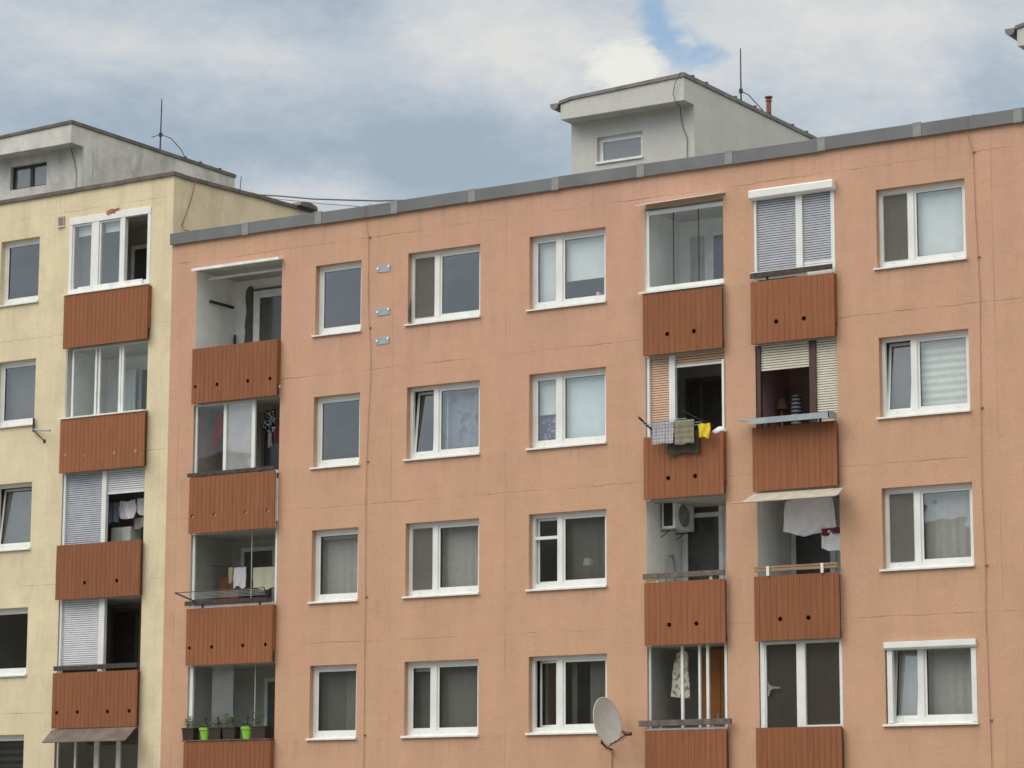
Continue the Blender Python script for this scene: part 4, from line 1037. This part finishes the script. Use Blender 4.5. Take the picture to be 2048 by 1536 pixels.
# pink centre column, second balcony: rack and washing
rk = empty('drying_rack', (8.85, -.15, -4.2), 'dark drying rack with towels hung over the balcony front beside the peach shutter', 'drying rack', 'drying racks on the balconies')
O = (8.85, -.15, -4.2)
MB().tube([(8.16, -.13, -4.25), (8.19, -.15, -4.17), (8.13, -.58, -3.97)], .022, 6).build('arm', M['steel'], rk, O); MB().tube([(9.52, -.15, -4.2), (9.10, -.6, -3.93)], .012, 6).build('arm', M['steel'], rk, O)
m = MB()
for i in range(4): q = i / 3; m.tube([(8.19 - .02 * q, -.2 - .34 * q, -4.15 + .16 * q * .5), (9.45 - .3 * q, -.2 - .34 * q, -4.15 + .16 * q * .5)], .006, 5)
m.build('lines', M['galv'], rk, O)
cloth('towel', 'grey and white plaid towel hung over the outside rack', 'towel', 8.31, 8.77, -4.07, -4.48, -.37, 'plaid', LG, hem=.006, amp=.012)
cloth('towel', 'olive striped towel next to the plaid towel', 'towel', 8.77, 9.20, -4.06, -4.52, -.36, 'olive', LG, hem=.01, taper=-.06)
cloth('towel', 'dark olive cloth hanging lower behind the plaid and olive towels', 'towel', 8.56, 9.24, -4.25, -4.68, -.22, 'olive_dark', LG, hem=.02)
cutout('cloth', 'small bright yellow cloth on the drying rack', 'cloth', [(9.29, -4.18), (9.36, -4.15), (9.43, -4.17), (9.51, -4.15), (9.54, -4.27), (9.47, -4.30), (9.50, -4.46), (9.42, -4.41), (9.31, -4.42), (9.30, -4.3)], -.33, 'yellow_cloth', LG)
m = MB(); m.grid(lambda u, v: (9.57 + .15 * math.sin(v * PI) * math.cos(u * 2 * PI) , -.04 + .11 * math.sin(v * PI) * math.sin(u * 2 * PI), -4.30 + (.085 + .02 * math.sin(u * 9)) * math.cos(v * PI) + .02 * math.sin(v * PI) * math.cos(u * 2 * PI)), 24, 12)
tag(m.build('pillow', M['white_cloth'], None, (9.6, -.1, -4.3), smooth=True), 'white bundle of bedding bulging over the brown balcony front', 'pillow')
yb = MB().box(7.99, 8.21, -.10, -.06, -7.10, -7.05)
M['yellow_board'] = plain('yellow_board', srgb(190, 176, 92), .8, var=.2)
P2[2].add('infill_board', yb, 'yellow_board')
# third centre balcony: air conditioner on the side wall
ac = empty('air_conditioner', (8.13, .9, -6.05), 'white outdoor air conditioner unit mounted on the side wall of the open balcony', 'air conditioner')
O = (8.13, .9, -6.05)
MB().box(8.02, 8.31, .5, 1.28, -6.0, -5.46).build('casing', M['pvc_old'], ac, O, bevel=.012)
m = MB(); m.box(8.07, 8.26, .485, .499, -5.95, -5.5); m.build('side_grille', M['gasket'], ac, O)
m = MB(); m.tube([(8.312, .86, -5.73), (8.318, .86, -5.73)], .22, 28); m.build('fan_opening', M['fan_grey'], ac, O)
m = MB()
for r in (.06, .11, .16, .21):
    m.tube([(8.322, .86 + r * math.cos(q * PI / 12), -5.73 + r * math.sin(q * PI / 12)) for q in range(25)], .006, 4, cap=False)
for q in range(6): m.tube([(8.322, .86, -5.73), (8.322, .86 + .22 * math.cos(q * PI / 3), -5.73 + .22 * math.sin(q * PI / 3))], .005, 4)
m.build('fan_grille', M['slab'], ac, O)
for y_ in (.55, 1.15): MB().tube([(7.97, y_, -6.04), (8.32, y_, -6.03)], .012, 6).tube([(7.97, y_, -6.16), (8.15, y_, -6.04)], .009, 6).build('bracket', M['steel'], ac, O)
# fourth centre balcony
cutout('towel', 'pale floral towel hanging behind the left pane of the barred balcony', 'towel', [(8.36, -8.42), (8.50, -8.38), (8.62, -8.40), (8.64, -8.7), (8.66, -9.28), (8.5, -9.27), (8.24, -9.24), (8.28, -8.9)], .4, 'floral_pale', LG)
cabinet('cabinet', 'orange brown wooden wardrobe filling the right of the barred balcony', 8.85, 9.65, .55, 1.2, P2[3].floor + .01, -8.35, 'ochre', 2)
# right column, second balcony
vt = empty('vase', (10.80, .8, -4.1), 'navy and white striped vase inside the balcony with beige shutters', 'vase')
m = MB(); prof = [(.08, -4.6), (.10, -4.3), (.105, -4.05), (.102, -3.8), (.095, -3.66), (.075, -3.59), (.03, -3.565)]
m.grid(lambda u, v: (lambda r, z: (10.80 + math.cos(u * 2 * PI) * r, .8 + math.sin(u * 2 * PI) * r, z))(*prof[int(round(v * 6))]), 16, 6)
m.build('vase_body', M['stripe_navy'], vt, (10.80, .8, -4.1), smooth=True)
lp = empty('table_lamp', (10.49, .8, -4.2), 'small ochre table lamp beside the striped vase', 'lamp')
MB().tube([(10.49, .8, -3.62), (10.49, .8, -3.83)], .07, 14, .13).build('lamp_shade', plain('ochre_shade', srgb(112, 82, 54), .8), lp, (10.49, .8, -4.2))
MB().tube([(10.49, .8, -3.83), (10.49, .8, -4.5)], .02, 8).build('lamp_stem', M['raw_board'], lp, (10.49, .8, -4.2))
P3[1].add('side_wall_paint', MB().box(10.352, 10.36, .13, 1.38, -5.2, -2.75), 'maroon_wall') if False else None
# third right balcony
cutout('sheet', 'large white sheet hung high across the balcony under the beige awning', 'sheet', [(10.74, -5.66), (10.9, -5.62), (11.7, -5.64), (11.78, -6.2), (11.65, -6.22), (11.5, -6.28), (11.28, -6.31), (11.1, -6.34), (10.98, -6.31), (10.85, -6.26), (10.67, -6.22), (10.73, -6.0)], .4, 'white_cloth', LG)
cutout('towel', 'white towel with a maroon top edge at the right end below the sheet', 'towel', [(11.47, -6.30), (11.6, -6.26), (11.95, -6.26), (11.95, -6.64), (11.62, -6.64), (11.49, -6.58)], .38, 'white_cloth', LG)
cloth('towel', 'folded maroon cloth draped above the lower white towel', 'towel', 11.50, 11.96, -6.22, -6.34, .36, 'maroon', LG)
# lamp behind the third middle window
tl = empty('table_lamp', (6.33, .55, -7.2), 'pale lamp with conical shade standing behind the third window of the middle column', 'lamp')
MB().tube([(6.33, .55, -6.48), (6.33, .55, -6.62)], .085, 14, .115).build('lamp_shade', M['lamp'], tl, (6.33, .55, -7.2))
MB().tube([(6.33, .55, -6.62), (6.33, .55, -7.2)], .015, 8).tube([(6.33, .55, -7.2), (6.33, .55, -7.17)], .08, 12).build('lamp_stem', M['steel'], tl, (6.33, .55, -7.2))
# cup on the inner sill of the top middle window
cu = empty('cup', (6.75, .24, -1.35), 'small white cup on the inner sill of the top middle window', 'cup')
MB().tube([(6.77, .23, -1.36), (6.77, .23, -1.25)], .036, 12, .042).build('cup_body', M['pvc'], cu, (6.77, .23, -1.36))
MB().tube([(6.81, .23, -1.28), (6.84, .23, -1.29), (6.84, .23, -1.33), (6.81, .23, -1.34)], .007, 6).build('handle', M['pvc'], cu, (6.77, .23, -1.36))

# ------------------------------------------------------------------ ground and the wooded hills opposite
gm = MB(); gm.grid(lambda u, v: (-900 + 1800 * u, -900 + 1800 * v, -G), 4, 4)
o = gm.build('ground', M['ground']); o['kind'] = 'structure'
hm = MB(); NA = 240
def ridge(a):
    return 61 + 3.5 * math.sin(a * 5 + 1) + 2 * math.sin(a * 11.3) + 1.0 * math.sin(a * 47) + .7 * math.sin(a * 113 + 2) + random.uniform(-.6, .6)
rz = [ridge(R_(180 + 220 * i / NA - 20)) for i in range(NA + 1)]
def hp(u, v):
    i = int(round(u * NA)); a = R_(160 + 220 * u)
    r = 300 + 160 * v; z = rz[i] * min(1, v * 2) ** .8 if v <= .5 else rz[i] * (1.3 - .6 * v)
    return (20 + r * math.cos(a), -40 + r * math.sin(a), -G - .3 + z)
hm.grid(hp, NA, 4); o = hm.build('hills', M['hills']); o['kind'] = 'structure'

# ------------------------------------------------------------------ sky
SUN_EL, SUN_AZ = 48.0, -146.0           # azimuth measured from +y towards +x
sc = bpy.context.scene
wd = bpy.data.worlds.new('World'); sc.world = wd; wd.use_nodes = True
t = NT(wd.node_tree); wd.node_tree.nodes.clear()
out = t.n('ShaderNodeOutputWorld')
sky = t.n('ShaderNodeTexSky'); sky.sky_type = 'NISHITA'; sky.sun_disc = False
sky.sun_elevation = R_(SUN_EL); sky.sun_rotation = R_(SUN_AZ); sky.air_density = 1.0; sky.dust_density = 1.5
b1 = t.n('ShaderNodeBackground'); t.put(b1.inputs[0], t.mix(1.0, sky.outputs[0], (.92, 1.08, 1.08, 1), 'MULTIPLY')); b1.inputs[1].default_value = .15
d = t.v('NORMALIZE', t.n('ShaderNodeTexCoord').outputs['Generated'])
dx, dy, dz = t.sep(d)
az = t.m('MULTIPLY', t.m('ARCTAN2', dx, dy), 57.2958); el = t.m('MULTIPLY', t.m('ARCSINE', dz), 57.2958)
P = t.comb(t.m('MULTIPLY', az, .55), el, 0.0)
n_big = t.noise(P, .42, 6, .58); n_sm = t.noise(P, 1.5, 6, .62); n_wx = t.noise(t.v('ADD', P, (31.7, 4.1, 0)), .9, 5, .6); n_wz = t.noise(t.v('ADD', P, (7.3, 58.2, 0)), .9, 5, .6)
# soft cloud masses (azimuth, elevation, half widths, strength), edges stirred by noise
waz = t.m('ADD', az, t.m('MULTIPLY_ADD', n_wx, 2.4, -1.2)); wel = t.m('ADD', el, t.m('MULTIPLY_ADD', n_wz, 1.3, -.65))
W = t.comb(waz, wel, 0.0)
def mass(a, e, ra, re, amp, prev, src=W):
    q = t.v('MULTIPLY', t.v('SUBTRACT', src, (a, e, 0)), (1 / ra, 1 / re, 0))
    g = t.m('EXPONENT', t.m('MULTIPLY', t.v('DOT_PRODUCT', q, q), -1.0))
    return t.m('MULTIPLY_ADD', g, amp, prev)
Bv = t.m('ADD', t.m('MULTIPLY_ADD', n_big, .60, .02), t.m('ADD', t.m('MULTIPLY_ADD', n_sm, .50, -.25), t.m('MULTIPLY_ADD', t.noise(P, 4.5, 4, .6), .22, -.11)))
for a in ((-41.6, 16.7, 3.6, .75, .30), (-38.6, 16.1, 2.6, .6, .24), (-39.2, 14.6, 6, .9, -.24), (-36.8, 13.5, 1.8, .5, .34), (-36.2, 17.6, 1.6, .6, -.20),
          (-33.0, 16.9, 2.2, 1.2, .52), (-31.4, 16.2, 1.8, 1.1, .34), (-33.6, 14.2, 2.4, .8, -.34), (-28.6, 16.2, 1.0, .9, .22), (-24.9, 16.9, 3.6, 1.5, .58), (-22.2, 15.4, 1.1, .9, -.30), (-26.0, 14.6, 3.0, .5, .06)):
    Bv = mass(*a, Bv)
# lit cumulus head with a crisp edge
q = t.v('MULTIPLY', t.v('SUBTRACT', t.comb(t.m('ADD', az, t.m('MULTIPLY_ADD', n_sm, 1.8, -.9)), t.m('ADD', el, t.m('MULTIPLY_ADD', n_wz, 1.4, -.7)), 0.0), (-29.95, 16.1, 0)), (1 / 1.0, 1 / .66, 0))
cum = t.ss(t.v('LENGTH', q), .45, 1.05, 1.0, 0.0)
rmp = t.n('ShaderNodeValToRGB'); t.put(rmp.inputs[0], t.m('ADD', Bv, 0, clamp=True))
e = rmp.color_ramp.elements; e[0].position = .06; e[0].color = col(srgb(160, 177, 192)); e[1].position = .92; e[1].color = col(srgb(221, 222, 220))
x = e.new(.42); x.color = col(srgb(185, 196, 206)); x = e.new(.66); x.color = col(srgb(204, 209, 214))
cc = t.mix(t.m('MULTIPLY', cum, .85), rmp.outputs[0], col(srgb(240, 239, 232)))
# brighter overcast overhead and around the veiled sun
sd = Vector((math.sin(R_(SUN_AZ)) * math.cos(R_(SUN_EL)), math.cos(R_(SUN_AZ)) * math.cos(R_(SUN_EL)), math.sin(R_(SUN_EL))))
glow = t.m('MULTIPLY', t.ss(t.v('DOT_PRODUCT', d, tuple(sd)), .40, 1.0), 1.3)
amp = t.m('ADD', t.ss(el, 17.6, 38, 1.0, 2.75), glow)
cc = t.mix(t.ss(el, 18, 36), cc, (.645, .605, .535, 1.0))
b2 = t.n('ShaderNodeBackground'); t.put(b2.inputs[0], cc); t.put(b2.inputs[1], amp)
# gaps of blue
gap = mass(-29.3, 17.3, .70, .62, 1.0, 0.0); gap = mass(-28.75, 16.5, .88, .46, 1.0, gap); gap = mass(-28.05, 16.25, .5, .3, .45, gap); gap = mass(-28.5, 16.55, .22, .14, -.6, gap)
gap = t.m('SUBTRACT', gap, t.m('MULTIPLY', cum, .9))
gap = t.m('SUBTRACT', gap, t.m('MULTIPLY_ADD', n_sm, .7, -.35))
f = t.ss(gap, .12, 1.15, 1.0, .22)
mx = t.n('ShaderNodeMixShader'); t.put(mx.inputs[0], f); t.L.new(b1.outputs[0], mx.inputs[1]); t.L.new(b2.outputs[0], mx.inputs[2])
t.L.new(mx.outputs[0], out.inputs[0])

sl = bpy.data.lights.new('sun', 'SUN'); sl.energy = .9; sl.angle = R_(35); sl.color = (1, .94, .865)
so = bpy.data.objects.new('sun', sl); C.objects.link(so); so.rotation_euler = (-sd).to_track_quat('-Z', 'Y').to_euler(); so.location = (0, -30, 40)

# ------------------------------------------------------------------ camera
cd = bpy.data.cameras.new('camera'); cam = bpy.data.objects.new('camera', cd); C.objects.link(cam)
cd.sensor_width = 36; cd.lens = 5548.2 / 2048 * 36; cd.clip_end = 3000; cd.clip_start = .5
rt = Vector((.8449521644677432, .5348355517236417, .002602378478124105)); fw = Vector((-.5276619497667889, .8328047241986297, .16735936818939937)); u_ = Vector((.0873424669309629, -.14278383649738507, .9858925243176733))
mw = Matrix.Identity(4)
for i in range(3): mw[i][0] = rt[i]; mw[i][1] = u_[i]; mw[i][2] = -fw[i]
mw[0][3], mw[1][3], mw[2][3] = 34.11519, -46.11441, -12.22208 + G
cam.matrix_world = mw; sc.camera = cam
sc.view_settings.view_transform = 'Standard'; sc.view_settings.look = 'None'; sc.view_settings.exposure = 0.0; sc.view_settings.gamma = 1.0
sc.cycles.filter_width = 1.6; sc.cycles.max_bounces = 8; sc.cycles.transparent_max_bounces = 16; sc.cycles.diffuse_bounces = 4
